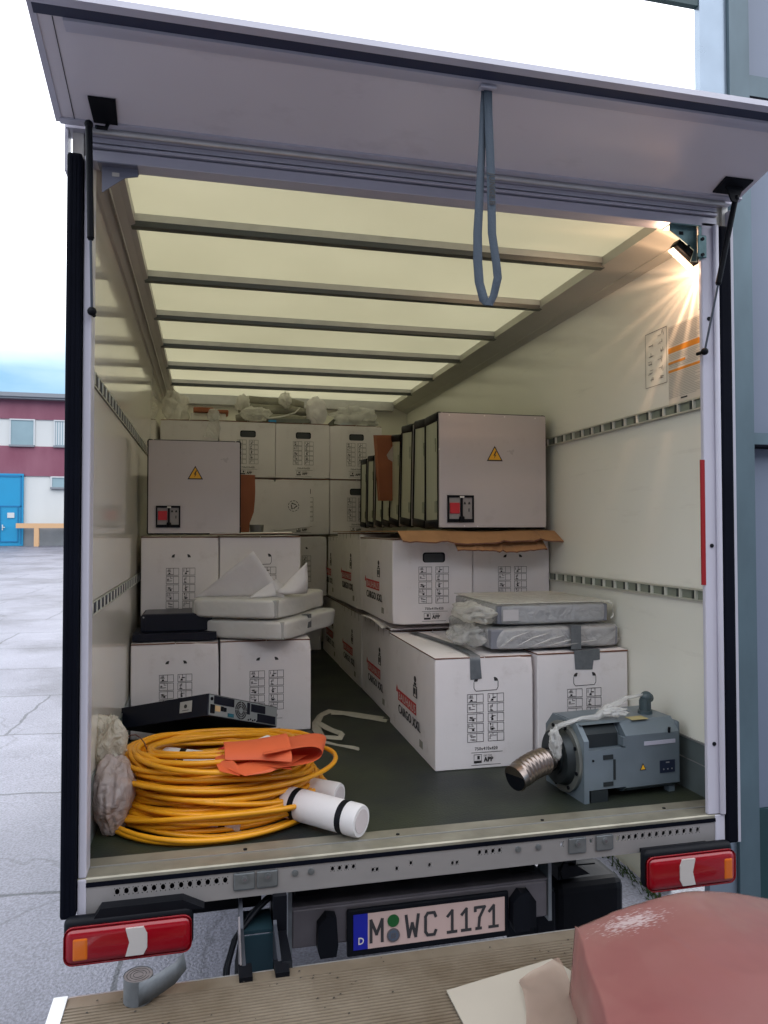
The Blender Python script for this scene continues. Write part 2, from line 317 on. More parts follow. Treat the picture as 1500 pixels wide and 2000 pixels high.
# far building across the yard
wh = mat('render_white', (.62, .62, .60), .9, var=.1, vscale=.6, stretch=(1, 1, .3)); mar = mat('maroon_band', (.19, .055, .085), .85, col2=(.27, .11, .145), vscale=.7, stretch=(1,1,.4))
plinth = mat('plinth', (.26, .27, .28), .9, var=.3, vscale=.8)
gate_m = mat('blue_gate', (.008, .26, .48), .45, var=.08, vscale=1); eav = mat('eaves', (.22, .23, .25), .6, metal=.3)
bl = thing('factory_building', 'long two-storey white and maroon building with a blue gate across the yard', 'building', (-10, 42, .2))
b = MB(); b.box(-34, 14, 42, 54, 0, 1.2, 1); b.box(-34, 14, 42.06, 54, 1.2, 4.02, 0); b.box(-34, 14, 42.0, 54, 4.02, 5.66, 2)
b.box(-34, 14, 42.06, 54, 5.66, 7.14, 0); b.box(-34, 14, 42.0, 54, 7.14, 8.2, 2); b.build('wall', [wh, plinth, mar], bl)
b = MB(); b.box(-34.3, 14.3, 41.55, 54.3, 8.2, 8.32, 0); b.box(-34.3, 14.3, 41.45, 41.6, 8.3, 8.52, 0); b.box(-34.3, 14.3, 41.6, 54.3, 8.32, 8.42, 1); b.build('roof', [eav, steel_g], bl)
wf = mat('window_frame_white', (.55, .56, .56), .5)
def window(x0, x1, z0, z1, ribs):
    f = MB(); f.box(x0-.07, x1+.07, 41.98, 42.05, z1, z1+.07); f.box(x0-.07, x1+.07, 41.88, 42.05, z0-.1, z0, 1); f.box(x0-.07, x0, 41.98, 42.05, z0, z1); f.box(x1, x1+.07, 41.98, 42.05, z0, z1)
    o = f.build('window', [wf, eav], bl); q = MB(); q.box(x0, x1, 42.03, 42.045, z0, z1)
    q.build('pane', glass_w, o)
    if ribs:
        q = MB()
        for k in range(9): xx = x0 + (x1-x0)*(k+.5)/9; q.box(xx-.035, xx+.035, 42.02, 42.028, z0+.05, z1-.03)
        q.build('blind', wf, o)
for k, x in enumerate((-17.2, -14.94, -12.68, -10.42, -8.17, -5.9, -3.6)): window(x, x+1.15, 5.72, 7.08, k % 2 == 0)
for x in (-8.3, -5.2): window(x, x+1.5, 3.42, 3.95, False)
g1 = MB(); g1.box(-14.2, -9.72, 41.86, 42.0, .2, 4.13)
gt = g1.build('gate', gate_m, bl)
g2 = MB()
for x in (-14.0, -11.86): g2.box(x, x+.06, 41.83, 41.86, .3, 4.05)
g2.box(-11.74, -9.8, 41.83, 41.86, 3.95, 4.05); g2.box(-11.74, -9.8, 41.83, 41.86, 2.32, 2.38); g2.box(-9.86, -9.8, 41.83, 41.86, .3, 4.0); g2.box(-10.9+.0, -10.84, 41.82, 41.85, .45, 2.36); g2.box(-10.0, -9.95, 41.82, 41.85, .45, 2.36); g2.box(-10.9, -9.95, 41.82, 41.85, .4, .46)
g2.build('gate_frame', mat('blue_gate_dark', (.004, .15, .33), .5), gt)
g2 = MB(); g2.box(-10.5, -10.15, 41.815, 41.825, 1.72, 2.0); g2.build('notice', wf, gt)
g2 = MB(); g2.box(-10.75, -10.7, 41.76, 41.82, 1.05, 1.35); g2.box(-10.75, -10.6, 41.74, 41.77, 1.18, 1.23); g2.build('handle', wf, gt)
rl = thing('guard_rail', 'orange crash rail on posts in front of the white building', 'guard rail', (-9, 41.5, .19))
om = mat('rail_orange', (.60, .36, .19), .7); b = MB(); b.box(-9.95, 6, 41.30, 41.45, 1.16, 1.42); b.build('rail', om, rl)
for x in (-9.05, -6.6, -4.1, -1.6): b = MB(); b.box(x, x+.24, 41.3, 41.5, .15, 1.158); b.build('post', om, rl)

# hall beside the truck
hall_p = mat('hall_panel', (.155, .185, .25), .5, var=.08, vscale=1.2); hall_c = mat('hall_column', (.095, .145, .175), .45, metal=.2, var=.3, vscale=5, stretch=(1,1,.4))
hall_w = mat('hall_column_pale', (.25, .31, .38), .25, metal=.5, var=.1); hall_b = mat('hall_base', (.01, .045, .052), .5, var=.3, vscale=3)
hl = thing('hall_wall', 'blue-grey steel hall wall standing to the right of the truck', 'hall', (2.6, .95, -.9))
MB().box(2.65, 7.5, 1.02, 1.12, -.43, 6.0).build('wall', hall_p, hl); MB().box(2.65, 7.5, 1.0, 1.14, -1.0, -.432).build('plinth', hall_b, hl)
MB().box(2.385, 2.538, .95, .99, -1.0, 6.0).build('column', hall_w, hl)
MB().box(2.54, 2.655, .93, 1.15, -1.0, 6.0).build('column', hall_c, hl)
for z0, z1 in ((1.403, 1.462), (3.17, 3.28)):
    b = MB(); b.box(2.656, 7.5, .94, 1.019, z0, z1, 0); b.box(2.656, 7.5, .935, 1.018, z0-.012, z0, 1); b.build('rail', [hall_c, rubber], hl)
b = MB(); b.box(-5, 2.384, .955, .985, 3.60, 4.0); b.build('beam', hall_b, hl)
MB().box(-5.2, -5.0, .955, 1.1, -1, 4.0).build('column', hall_w, hl)
lw = tag(MB().box(2.3, 2.382, 1.26, 12, -1, -.12).build('low_wall', mat('cream_render', (.72, .62, .46), .9, var=.12, vscale=3)), 'low cream rendered wall under the right side of the truck', 'wall', kind='structure')
lw.pop('kind', None)

# added unseen hall behind the camera, keeps light off the truck's rear
hm = mat('shade_hall_grey', (.46, .46, .49), .8, var=.1)
b = MB(); b.box(-7, 9, -12, -11.8, -1.3, 5.2); b.box(-7, -6.8, -11.8, -5.4, -1.3, 5.2); b.box(8.8, 9, -11.8, -5.4, -1.3, 5.2); b.box(-7, 9, -12, -7.4, 5.2, 5.35)
hb = b.build('shade_hall', hm); tag(hb, 'added unseen hall behind the camera, shading the rear of the truck', 'building')

# ------------------------------------------------------------------ the truck
XL, XR, YB, ZR = -.35, 1.775, 4.30, 2.115
tk = thing('box_truck', 'white box truck with open rear flap and a full load, backed up to the camera', 'truck', (.7, 1.5, -.9))
MB().box(XL, XR, .11, YB, -.03, 0).build('floor', floor_m, tk)
# panel seams and dust specks
MB().box(XL-.03, XL, .02, YB, -.06, 2.14).build('side_wall', wall_l, tk)
rwall = MB().box(XR, XR+.022, .02, YB, -.06, 2.14).build('side_wall', wall_m, tk)
MB().box(XL, XR, YB, YB+.04, -.06, 2.14).build('front_wall', wall_m, tk)
MB().box(XL-.03, XR+.022, .0, YB+.04, 2.140, 2.144).build('roof', roof_m, tk)
# roof bows
bow = None
for k in range(7):
    y = .625 + .612*k
    b = MB()
    b.prism([(y-.030, 2.112), (y+.030, 2.112), (y+.030, 2.139), (y-.030, 2.139)], 'x', -.30, 1.68, 0)
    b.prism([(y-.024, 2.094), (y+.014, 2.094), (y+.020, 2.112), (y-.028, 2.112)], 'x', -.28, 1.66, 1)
    b.build('roof_bow', [alu, mat('bow_dark', (.10, .11, .10), .4, metal=.5)], tk)  # lower lip of each bow in a darker metal
for sgn, xw, xi in ((1, XL, -.26), (-1, XR, 1.635)):
    b = MB(); b.prism([(xw, 2.045), (xw+sgn*.012, 2.045), (xi-sgn*.02, 2.092), (xi, 2.100), (xi, 2.139), (xw, 2.139)] if sgn > 0 else [(xw, 2.045), (xw, 2.139), (xi, 2.139), (xi, 2.100), (xi-sgn*.02, 2.092), (xw+sgn*.012, 2.045)], 'y', .03, YB-.001)
    b.box(xw + sgn*.045 - .001, xw + sgn*.045 + .001, .03, YB-.01, 2.055, 2.07, 0)
    b.build('cant_rail', mat('rail_grey', (.42, .40, .38), .35, metal=.15, var=.12, vscale=3, stretch=(4, .6, 4)) if sgn > 0 else mat('rail_white', (.50, .49, .42), .35, metal=.1, var=.06), tk)
MB().box(-.26, 1.63, YB-.09, YB-.001, 2.05, 2.11).build('cant_rail', alu, tk)
# load rails (E-track)
def track(xw, sgn, y0, y1, z0, h):
    b = MB(); x0, x1 = sorted((xw + sgn*.0015, xw + sgn*.004)); b.box(x0, x1, y0, y1, z0, z0+h, 1)
    pr_ = .005 if sgn > 0 else .014
    for za in (z0, z0+h-.006): a, c = sorted((xw+sgn*.001, xw+sgn*pr_)); b.box(a, c, y0, y1, za, za+.006, 0)
    y = y0 + .02
    while y < y1 - .02:
        a, c = sorted((xw+sgn*.004, xw+sgn*(pr_+.002))); b.box(a, c, y, y+(.004 if sgn < 0 else .011), z0+.006, z0+h-.006, 2)
        if sgn < 0: b.box(a, c, y+.016, y+.021, z0+.007, z0+h-.007, 3)  # dark strip beside each divider, its shadow put in as colour
        y += .094
    return b.build('load_rail', [mat('rail_flange', (.50, .50, .42), .4, metal=.3), mat('track_inner' + ('_dark' if sgn > 0 else ''), (.27, .30, .24) if sgn < 0 else (.02, .025, .04), .45, metal=.3, var=.2), mat('rail_bright', (.75, .75, .66), .3, metal=.2), mat('rail_shadow', (.06, .07, .06), .5)], tk)
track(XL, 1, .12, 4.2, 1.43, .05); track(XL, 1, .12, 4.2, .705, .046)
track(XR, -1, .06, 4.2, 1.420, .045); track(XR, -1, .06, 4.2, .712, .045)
# right skirting sheet
b = MB(); b.box(XR-.006, XR, .03, 4.2, .0, .195, 0); b.box(XR-.008, XR-.006, .03, 4.2, .112, .116, 1); b.box(XR-.010, XR-.006, .03, 4.2, .19, .197, 1); b.build('kick_plate', [mat('kick', (.20, .24, .24), .35, metal=.5, var=.25, vscale=6), alu], tk)
MB().box(XL, XL+.006, .03, 4.2, 0, .195).build('kick_plate', MATS['kick'], tk)
# rear frame
b = MB(); b.rbox(-.345, -.322, .0, .075, .0, 2.05, .005); b.build('door_pillar', white_paint, tk)
b = MB(); b.rbox(1.674, 1.736, .0, .018, .0, 2.05, .004); b.box(1.716, 1.730, .018, .07, 0, 2.05); b.rbox(1.716, 1.736, -.014, .0, 0.0, 2.04, .006, smooth=True); b.build('door_pillar', white_paint, tk)
for z in (1.71, .92, .24): b = MB(); b.cyl((1.700, -.003, z), (1.700, .004, z), .007, n=12, m=0); b.build('screw', black, tk)
b = MB(); b.rbox(-.388, -.347, -.022, .03, -.10, 2.045, .008, smooth=False)
for dx in (.012, .024): b.box(-.388+dx, -.388+dx+.002, -.0235, -.022, -.09, 2.03)
b.build('door_seal', rubber, tk)
b = MB(); b.rbox(1.738, 1.786, -.012, .03, -.10, 2.04, .008); b.build('door_seal', rubber, tk)
MB().box(1.787, 1.799, -.004, .05, -.1, 2.1).build('corner_trim', alu_w, tk)
MB().box(-.398, -.389, -.0, .05, 2.0, 2.14).build('corner_trim', alu_w, tk)
b = MB(); b.rbox(-.345, -.322, -.004, .02, -.10, -.002, .003); b.build('corner_trim', white_paint, tk); b = MB(); b.rbox(1.700, 1.737, -.004, .02, -.12, -.002, .003); b.build('corner_trim', white_paint, tk)
# header
b = MB()
for z0, z1, y0 in ((2.036, 2.068, .0), (2.069, 2.073, .008), (2.074, 2.083, -.006), (2.084, 2.088, .006), (2.089, 2.104, -.002), (2.105, 2.12, -.012)):
    b.rbox(-.34, 1.737, y0, .06, z0, z1, .0015, 1)
b.build('header', alu_w, tk)
b = MB(); b.cyl((-.33, -.02, 2.112), (1.75, -.02, 2.112), .010, n=10); b.build('hinge', alu, tk)
MB().box(-.395, 1.797, -.006, .06, 2.121, 2.16).build('roof_edge', alu_w, tk)
# sill
b = MB(); b.add([(-.345, .0, -.012), (1.737, .0, -.012), (1.737, .0, -.004), (-.345, .0, -.004), (-.345, .004, .0), (1.737, .004, .0), (-.335, .125, .003), (1.76, .125, .003)], [(0,1,2,3), (3,2,5,4), (4,5,7,6)], 0)
b.box(-.33, 1.75, .062, .066, .002, .0045, 1)
for x in (.60, 1.56, .12, 1.1): b.cyl((x, .085, .002), (x, .085, .0045), .006, n=10, m=2)
b.build('sill', [alu_d, alu, black], tk)
MB().box(-.36, 1.738, -.003, .05, -.024, -.0125).build('sill_seal', rubber, tk)
# rear beam with holes (real openings)
def beam():
    bm = MB(); z0, z1 = -.098, -.026; holes = []
    for k in range(13): holes.append((-.240 + .0249*k, -.046, .0080))
    for x in (.235, .252, .42-.02, .337, .345): pass
    for k in range(4): holes.append((.375 + .0215*k, -.046, .0062))
    for x, z in ((.50, -.062), (.513, -.062), (.575, -.066), (.62, -.054), (.68, -.066), (.755, -.068), (.770, -.068)): holes.append((x, z, .0055))
    for k in range(4): holes.append((.845 + .0225*k, -.044, .0065))
    for x in (1.128, 1.232): holes.append((x, -.046, .0070))
    for k in range(3): holes.append((1.330 + .021*k, -.046, .0072))
    for k in range(10): holes.append((1.396 + .0262*k, -.046, .0076))
    holes.sort(); xs = -.335
    def rect(a, c, za, zb):
        if c > a + 1e-5 and zb > za + 1e-5: bm.add([(a, 0, za), (c, 0, za), (c, 0, zb), (a, 0, zb)], [(0,1,2,3)], 0)
    for (x, z, r) in holes:
        h = r*1.35
        if x - r < xs: continue
        rect(xs, x-r, z0, z1)
        # frame around an elliptical hole
        N = 12; sq = []; el = []
        for k in range(N):
            a = 2*math.pi*k/N; ca, sa = math.cos(a), math.sin(a); t = 1/max(abs(ca), abs(sa))
            sq.append((x + ca*t*r, 0, z + sa*t*h)); el.append((x + ca*r*.82, 0, z + sa*h*.85))
        el2 = [(p[0], .006, p[2]) for p in el]
        bm.add(sq + el + el2, [(k, (k+1) % N, N+(k+1) % N, N+k) for k in range(N)] + [(N+k, N+(k+1) % N, 2*N+(k+1) % N, 2*N+k) for k in range(N)], 0)
        rect(x-r, x+r, z0, z-h); rect(x-r, x+r, z+h, z1); xs = x+r
    rect(xs, 1.70, z0, z1)
    bm.box(-.335, 1.70, 0.0, .05, z0-.003, z0, 0)
    return bm.build('rear_beam', mat('beam_zinc', (.33, .315, .31), .42, metal=.35, var=.12, vscale=6), tk)
rb = beam()
MB().box(1.386, 1.70, .07, .075, -.098, -.03).build('beam_web', mat('beam_dark', (.01, .012, .018), .7, spec=.1), tk); MB().box(-.33, 1.09, .07, .075, -.098, -.03).build('beam_web', mat('beam_dark', (.03, .035, .045), .6), tk)
for x0 in (.082, .149, 1.150, 1.248): b = MB(); b.rbox(x0, x0+.062, -.006, -.001, -.078, -.028, .004); b.cyl((x0+.033, -.010, -.046), (x0+.033, -.006, -.046), .010, n=14, m=0); b.cyl((x0+.033, -.012, -.046), (x0+.033, -.010, -.046), .005, n=10, m=1); b.build('beam_cover', [galv, steel_g], tk)
for x in (.262, .310, .975, 1.045): b = MB(); b.cyl((x, -.004, -.046), (x, 0.001, -.046), .0095, n=16); b.cyl((x, -.006, -.046), (x, -.004, -.046), .006, n=12); b.build('beam_bolt', galv, tk)
# tail lights
def light(x0, x1, z0, z1, outer):
    l = MB()
    l.rbox(x0, x1, -.045, -.005, z0, z1, .02, 4, smooth=True); o = l.build('tail_light', black, tk)
    m_ = MB(); m_.rbox(x0+.004, x1-.004, -.066, -.035, z0-.002, z1-.018, .024, 4, smooth=True); m_.build('red_lens', red_lens, o)
    w = x1-x0; s = -1 if outer < 0 else 1
    if s < 0: ax, wx = (x0+.028, x0+.068), (x0+.165, x0+.222)
    else: ax, wx = (x1-.055, x1-.022), (x0+.115, x0+.172)
    m_ = MB(); m_.rbox(ax[0], ax[1], -.0685, -.05, z0+.014, z1-.042, .006, 2); m_.build('indicator_lens', amber, o)
    zc0, zc1 = z0+.013, z1-.030; q = .010
    pts = [(wx[0]+q*0, zc0), (wx[1]-q, zc0), (wx[1], zc0+.018), (wx[1], zc1-.018), (wx[1]-q, zc1), (wx[0], zc1), (wx[0]+q, (zc0+zc1)/2)]
    if s > 0: pts = [(wx[0]+wx[1]-p[0], p[1]) for p in pts][::-1]
    m_ = MB(); m_.prism(pts, 'y', -.0695, -.05); m_.build('reversing_lens', clear_lens, o)
    return o
light(-.375, -.030, -.205, -.088, -1); light(1.400, 1.738, -.205, -.078, 1)
MB().prism([(-.30, -.1), (.0, -.1), (-.06, -.07), (-.28, -.07)], 'y', -.04, .03).build('lamp_bracket', black, tk); MB().box(-.05, .17, .1, .3, -.18, -.1).build('cross_brace', black, tk); MB().box(1.41, 1.66, -.03, .05, -.098, -.085).build('lamp_bracket', black, tk)
# licence plate
pl = MB(); pl.rbox(.432, .972, .068, .082, -.356, -.222+.012, .006, 2); po = pl.build('number_plate', black, tk)
YP = .0665
# plate lies nearly level; slight slant is perspective
q = MB(); q.box(.452, .498, YP, YP+.003, -.335, -.226, 0); q.box(.498, .956, YP, YP+.003, -.335, -.226, 1); q.build('plate_face', [plate_b, plate_w], po)
q = MB(); ux, uz = (1,0,0), (0,0,1); yt = YP-.001
def stroke(pts, o, w=.0095, h=.073, W_=.036):
    P2 = [Vector((o + p[0]*W_, yt, -.318 + p[1]*h)) for p in pts]
    for k, (a, c) in enumerate(zip(P2, P2[1:])):
        d = (c-a); l = d.length; d.normalize(); nv = Vector((-d.z, 0, d.x))*w/2; a2, c2 = a-d*w*.35, c+d*w*.35; dy = Vector((0, -.0001*k, 0))
        q.add([a2-nv+dy, c2-nv+dy, c2+nv+dy, a2+nv+dy], [(0,1,2,3)], 0)
stroke([(0, .03), (0, .95), (.5, .35), (1, .95), (1, .03)], .508, W_=.036)
stroke([(0, .97), (.22, .05), (.5, .62), (.78, .05), (1, .97)], .622, W_=.040)
stroke([(1, .80), (.85, .97), (.2, .97), (0, .82), (0, .18), (.2, .03), (.85, .03), (1, .2)], .686, W_=.034)
for xo in (.760, .808, .902):
    stroke([(0, .72), (.55, .95), (.55, .03)], xo, W_=.028); stroke([(0, .03), (1.05, .03)], xo, W_=.028)
stroke([(0, .80), (0, .95), (1, .95), (.45, .5), (.35, .03)], .854, W_=.032); stroke([(.1, .03), (.6, .03)], .854, W_=.032)
q.text('D', .030, (.466, yt, -.318), ux, uz, 1, bold=.0005, sx=.9)
q.build('plate_lettering', [ink, white_ink], po)
q = MB(); q.cyl((.580, YP-.003, -.257), (.580, YP, -.257), .019, n=24); q.build('green_sticker', green_s, po)
q = MB(); q.cyl((.580, YP-.003, -.302), (.580, YP, -.302), .021, n=24, m=0); q.cyl((.580, YP-.004, -.302), (.580, YP-.003, -.302), .016, n=24, m=1)
for k in range(3):
    for j in range(3): q.box(.572+.006*k, .576+.006*k, YP-.005, YP-.004, -.310+.006*j, -.306+.006*j, 0)
q.build('seal_sticker', [steel_g, mat('seal_blue', (.08, .10, .14), .5)], po)
# underrun bar
b = MB(); b.rbox(.262, 1.118, .086, .15, -.318, -.198, .006, 2); b.box(.262, 1.118, .085, .30, -.197, -.190); b.build('underrun_bar', steel_g, tk)
MB().box(.250, .262, .08, .16, -.33, -.1).build('bar_bracket', galv, tk); MB().box(1.118, 1.130, .08, .16, -.33, -.1).build('bar_bracket', galv, tk)
MB().box(.28, .36, .15, .30, -.30, -.1).build('bar_support', black, tk); MB().box(1.02, 1.10, .15, .30, -.30, -.1).build('bar_support', black, tk)
for x0, w in ((.345, .05), (.985, .05)):
    b = MB(); b.prism([(x0, -.335), (x0+w, -.335), (x0+w+.006, -.3), (x0+w, -.215), (x0+.02, -.21), (x0-.006, -.24), (x0-.008, -.31)], 'y', .045, .085)
    if x0 > .5: b.prism([(x0+w+.001, -.21), (x0+w+.03, -.25), (x0+w+.03, -.335), (x0+w+.001, -.335)], 'y', .06, .085)
    b.build('rubber_buffer', black, tk)
# chassis and undergear
ch = mat('chassis', (.009, .010, .014), .7, var=.3, spec=.1)
b = MB()
for x in (.34, 1.03): b.box(x, x+.07, .3, 4.6, -.30, -.10)
for y in (.34, 1.3, 2.3, 3.3): b.box(-.2 if y < 1 else .41, 1.6 if y < 1 else 1.03, y, y+.06, -.16, -.10)
b.box(XL, XR, .08, YB, -.075, -.032)
b.build('chassis', ch, tk)
for x0 in (-.28, .02, 1.16, 1.44):
    b = MB(); b.cyl((x0, 3.2, -.56), (x0+.21, 3.2, -.56), .33, n=32); o = b.build('wheel', rubber, tk)
    b = MB(); b.cyl((x0-.005, 3.2, -.56), (x0+.215, 3.2, -.56), .19, n=24); b.build('rim', steel_g, o)
b = MB(); b.rbox(1.345, 1.66, .5, .72, -.85, -.43, .04, 3); b.prism([(1.36, -.41), (1.36, -.36), (1.42, -.345), (1.50, -.40)], 'y', .5, .8)
b.box(1.405, 1.44, .5, .54, -.36, -.09); b.tube([(1.37, .49, -.40), (1.365, .49, -.36), (1.385, .49, -.335), (1.43, .49, -.33)], .006)
b.tube([(1.42, .47, -.345), (1.50, .46, -.342)], .003)
b.build('mudguard', black, tk)
b = MB(); b.rbox(1.135, 1.215, .22, .5, -.60, -.31, .01); b.cyl((1.145, .20, -.36), (1.145, .20, -.30), .012, m=1); b.build('support_arm', [ch, steel_g], tk)
# ------------------------------------------------------------------ flap
def zf(y): return 2.118 - .243*y
fl = MB()
fl.add([(-.40, -.025, zf(-.025)), (1.80, -.025, zf(-.025)), (1.80, -.365, zf(-.365)), (-.40, -.365, zf(-.365)),
        (-.40, -.025, zf(-.025)+.03), (1.80, -.025, zf(-.025)+.03), (1.80, -.365, zf(-.365)+.03), (-.40, -.365, zf(-.365)+.03)],
       [(0,1,2,3), (4,7,6,5), (0,4,5,1), (1,5,6,2), (2,6,7,3), (3,7,4,0)])
fo = fl.build('rear_flap', mat('flap_paint', (.68, .645, .67), .22, var=.05, vscale=2, bump=.02, bscale=3, grime=.3, gcol=(.40, .36, .38), gscale=4, gstretch=(1, 2, 1), gth=.57), tk)
b = MB()
def slab(y0, y1, d0, d1, m, x0=-.405, x1=1.805): b.add([(x0, y0, zf(y0)-d0), (x1, y0, zf(y0)-d0), (x1, y1, zf(y1)-d0), (x0, y1, zf(y1)-d0), (x0, y0, zf(y0)+d1), (x1, y0, zf(y0)+d1), (x1, y1, zf(y1)+d1), (x0, y1, zf(y1)+d1)], [(0,1,2,3), (4,7,6,5), (0,4,5,1), (1,5,6,2), (2,6,7,3), (3,7,4,0)], m)
slab(-.325, -.337, .004, 0, 0, -.34); slab(-.340, -.351, .008, 0, 0, -.34); slab(-.353, -.3665, .013, .01, 0, -.34)
slab(-.367, -.399, .006, .012, 1); slab(-.3995, -.421, .010, .006, 0)
slab(-.0255, -.045, .006, 0, 0); 
b.build('flap_edge_profile', [alu_w, mat('flap_rubber', (.022, .028, .06), .5), rubber], fo)
b = MB(); slab(-.03, -.36, .0022, -.0005, 0, -.366, -.3645); slab(-.03, -.421, .004, .012, 1, -.416, -.3995)
b.build('flap_side_trim', [rubber, alu_w], fo)
# strut brackets and struts
def bracket(x0, x1, y0, y1, nm):
    b = MB(); b.prism([(x0+.004, y0), (x1, y0), (x1+.004, y1), (x0, y1)], 'z', 0, .005)
    for i, v in enumerate(b.v): b.v[i] = Vector((v.x, v.y, zf(v.y) - .006 + v.z - .001))
    o = b.build(nm, black, fo); return o
bl_ = bracket(-.318, -.250, -.045, -.134, 'strut_bracket')
b = MB(); b.tube([(-.275, -.05, zf(-.05)-.006), (-.28, -.055, 2.105), (-.305, -.07, 2.098)], .006); b.build('bracket_arm', black, bl_)
br_ = bracket(1.672, 1.775, -.06, -.132, 'strut_bracket')
b = MB(); b.prism([(1.722, 2.085), (1.742, 2.082), (1.768, 2.135), (1.700, 2.135)], 'y', -.098, -.092); b.build('bracket_arm', black, br_)
for a, c, k in (((-.322, -.08, 2.098), (-.318, -.02, 1.594), .60), ((1.742, -.09, 2.10), (1.664, -.024, 1.588), .55)):
    a, c = Vector(a), Vector(c); mid = a.lerp(c, k)
    b = MB(); b.cyl(a, mid, .0095, n=14); b.cyl(mid, mid+(c-a).normalized()*.008, .0105, .006, n=14); o = b.build('gas_strut', black, tk)
    b = MB(); b.cyl(mid, c, .0038, n=10); b.build('piston_rod', mat('rod', (.08, .09, .11), .3, metal=.7), o)
    b = MB(); b.sphere(a, .012, 2); b.build('ball_joint', black, o); b = MB(); b.sphere(c, .013, 2); b.cyl(c, c+Vector((0, .04, 0)), .006, n=10); b.build('ball_joint', black, o)
# pull strap
sp_ = MB()
def ribbon(pts, w, th=.0015, m=0):
    vs = []
    for p in pts:
        x, y, z, tw = p; d = Vector((math.cos(tw), math.sin(tw), 0))*w/2; vs += [Vector((x, y, z))-d, Vector((x, y, z))+d]
    n_ = len(pts); nrm = Vector((0, th, 0)); bk = [v+nrm for v in vs]
    sp_.add(vs + bk, [(2*i, 2*i+1, 2*i+3, 2*i+2) for i in range(n_-1)] + [(2*n_+2*i, 2*n_+2*i+2, 2*n_+2*i+3, 2*n_+2*i+1) for i in range(n_-1)] + [(2*i, 2*i+2, 2*n_+2*i+2, 2*n_+2*i) for i in range(n_-1)] + [(2*i+1, 2*n_+2*i+1, 2*n_+2*i+3, 2*i+3) for i in range(n_-1)], m, True)
ribbon([(.742, -.349, 2.185, 0), (.735, -.352, 2.12, .2), (.728, -.355, 2.03, .4), (.722, -.358, 1.94, .3), (.717, -.36, 1.86, .2), (.712, -.36, 1.78, .1), (.712, -.36, 1.70, 0), (.716, -.36, 1.645, 0), (.730, -.36, 1.595, -.2), (.742, -.362, 1.583, -.2)], .026)
ribbon([(.746, -.354, 2.185, 0), (.746, -.357, 2.12, .1), (.748, -.36, 2.03, 0), (.750, -.363, 1.94, 0), (.751, -.364, 1.86, 0), (.752, -.364, 1.78, 0), (.764, -.364, 1.70, 0), (.768, -.364, 1.660, 0), (.756, -.364, 1.610, .2), (.742, -.364, 1.583, .2)], .024)
so = sp_.build('pull_strap', strap_m, fo)
q = MB(); q.text('JUNGE.B', .024, (.744, -.3665, 1.945), (0, 0, -1), (1, 0, 0), 0, bold=.0008, sx=.9); q.build('strap_lettering', ink, so)
q = MB(); q.rbox(.722, .768, -.366, -.342, zf(-.355)-.024, zf(-.355)-.014, .003); q.build('strap_anchor', alu_w, so)
# corner brackets in the frame
b = MB()
b.prism([(1.672, 1.915), (1.672, 2.03), (1.665, 2.036), (1.565, 2.036), (1.565, 2.018), (1.66, 1.955), (1.645, 1.915)][::-1], 'y', .020, .024)
b.box(1.560, 1.672, .0, .06, 2.033, 2.036); b.box(1.662, 1.673, -.003, .0, 1.915, 2.03); b.rbox(1.655, 1.690, -.008, -.002, 1.92, 2.0, .004)
o = b.build('corner_bracket', mat('bracket_zinc', (.16, .27, .28), .4, metal=.6, var=.3, vscale=30), tk)
q = MB(); q.rbox(1.60, 1.617, .0185, .0195, 1.995+.01, 2.017, .0004, 1); q.rbox(1.632, 1.642, .0185, .0195, 1.945, 1.972, .0004, 1); q.cyl((1.672, -.012, 1.93), (1.672, -.007, 1.93), .006); q.cyl((1.672, -.012, 1.985), (1.672, -.007, 1.985), .006); q.build('bracket_slot', black, o)
b = MB(); b.prism([(-.30, 2.036), (-.20, 2.036), (-.20, 2.012), (-.235, 2.005), (-.262, 1.985), (-.30, 1.955)], 'y', .022, .026); b.box(-.31, -.2, 0.0, .06, 2.033, 2.036)
o = b.build('corner_bracket', mat('bracket_lilac', (.24, .25, .31), .45, metal=.4, var=.2), tk)
q = MB(); q.rbox(-.272, -.252, .0205, .0215, 2.005, 2.017, .0004, 1); q.build('bracket_slot', mat('slot_pale', (.5, .47, .42), .6), o)
# lamp behind the right bracket
lp = MB(TR((1.665, .075, 1.965), ry=rad(38)))
lp.rbox(-.055, .055, -.028, .024, -.016, .016, .008, 3, smooth=True); lo = lp.build('interior_lamp', black, tk)
q = MB(TR((1.665, .075, 1.965), ry=rad(38))); q.rbox(-.050, .050, .0, .030, -.021, -.0165, .002, 2); q.build('lamp_lens', mat('lamp_lens', (1, .8, .6), .2, emit=(1, .62, .38, 2.6)), lo)
ld = bpy.data.lights.new('lamp_light', 'POINT'); ld.energy = 1.4; ld.color = (1, .62, .40); ld.shadow_soft_size = .012
ld.use_nodes = True; n = ld.node_tree; em = n.nodes['Emission']
tcn = n.nodes.new('ShaderNodeTexCoord'); vn = n.nodes.new('ShaderNodeTexNoise'); vn.noise_dimensions = '1D'; vn.inputs['Scale'].default_value = 5.5; vn.inputs['Detail'].default_value = 2
sx = n.nodes.new('ShaderNodeSeparateXYZ'); at = n.nodes.new('ShaderNodeMath'); at.operation = 'ARCTAN2'
n.links.new(tcn.outputs['Normal'], sx.inputs[0]); n.links.new(sx.outputs['Y'], at.inputs[0]); n.links.new(sx.outputs['Z'], at.inputs[1]); n.links.new(at.outputs[0], vn.inputs['W'])
mr = n.nodes.new('ShaderNodeMapRange'); mr.inputs['From Min'].default_value = .50; mr.inputs['From Max'].default_value = .72; mr.inputs['To Min'].default_value = .6; mr.inputs['To Max'].default_value = 2.2
n.links.new(vn.outputs['Fac'], mr.inputs['Value']); n.links.new(mr.outputs[0], em.inputs['Strength'])
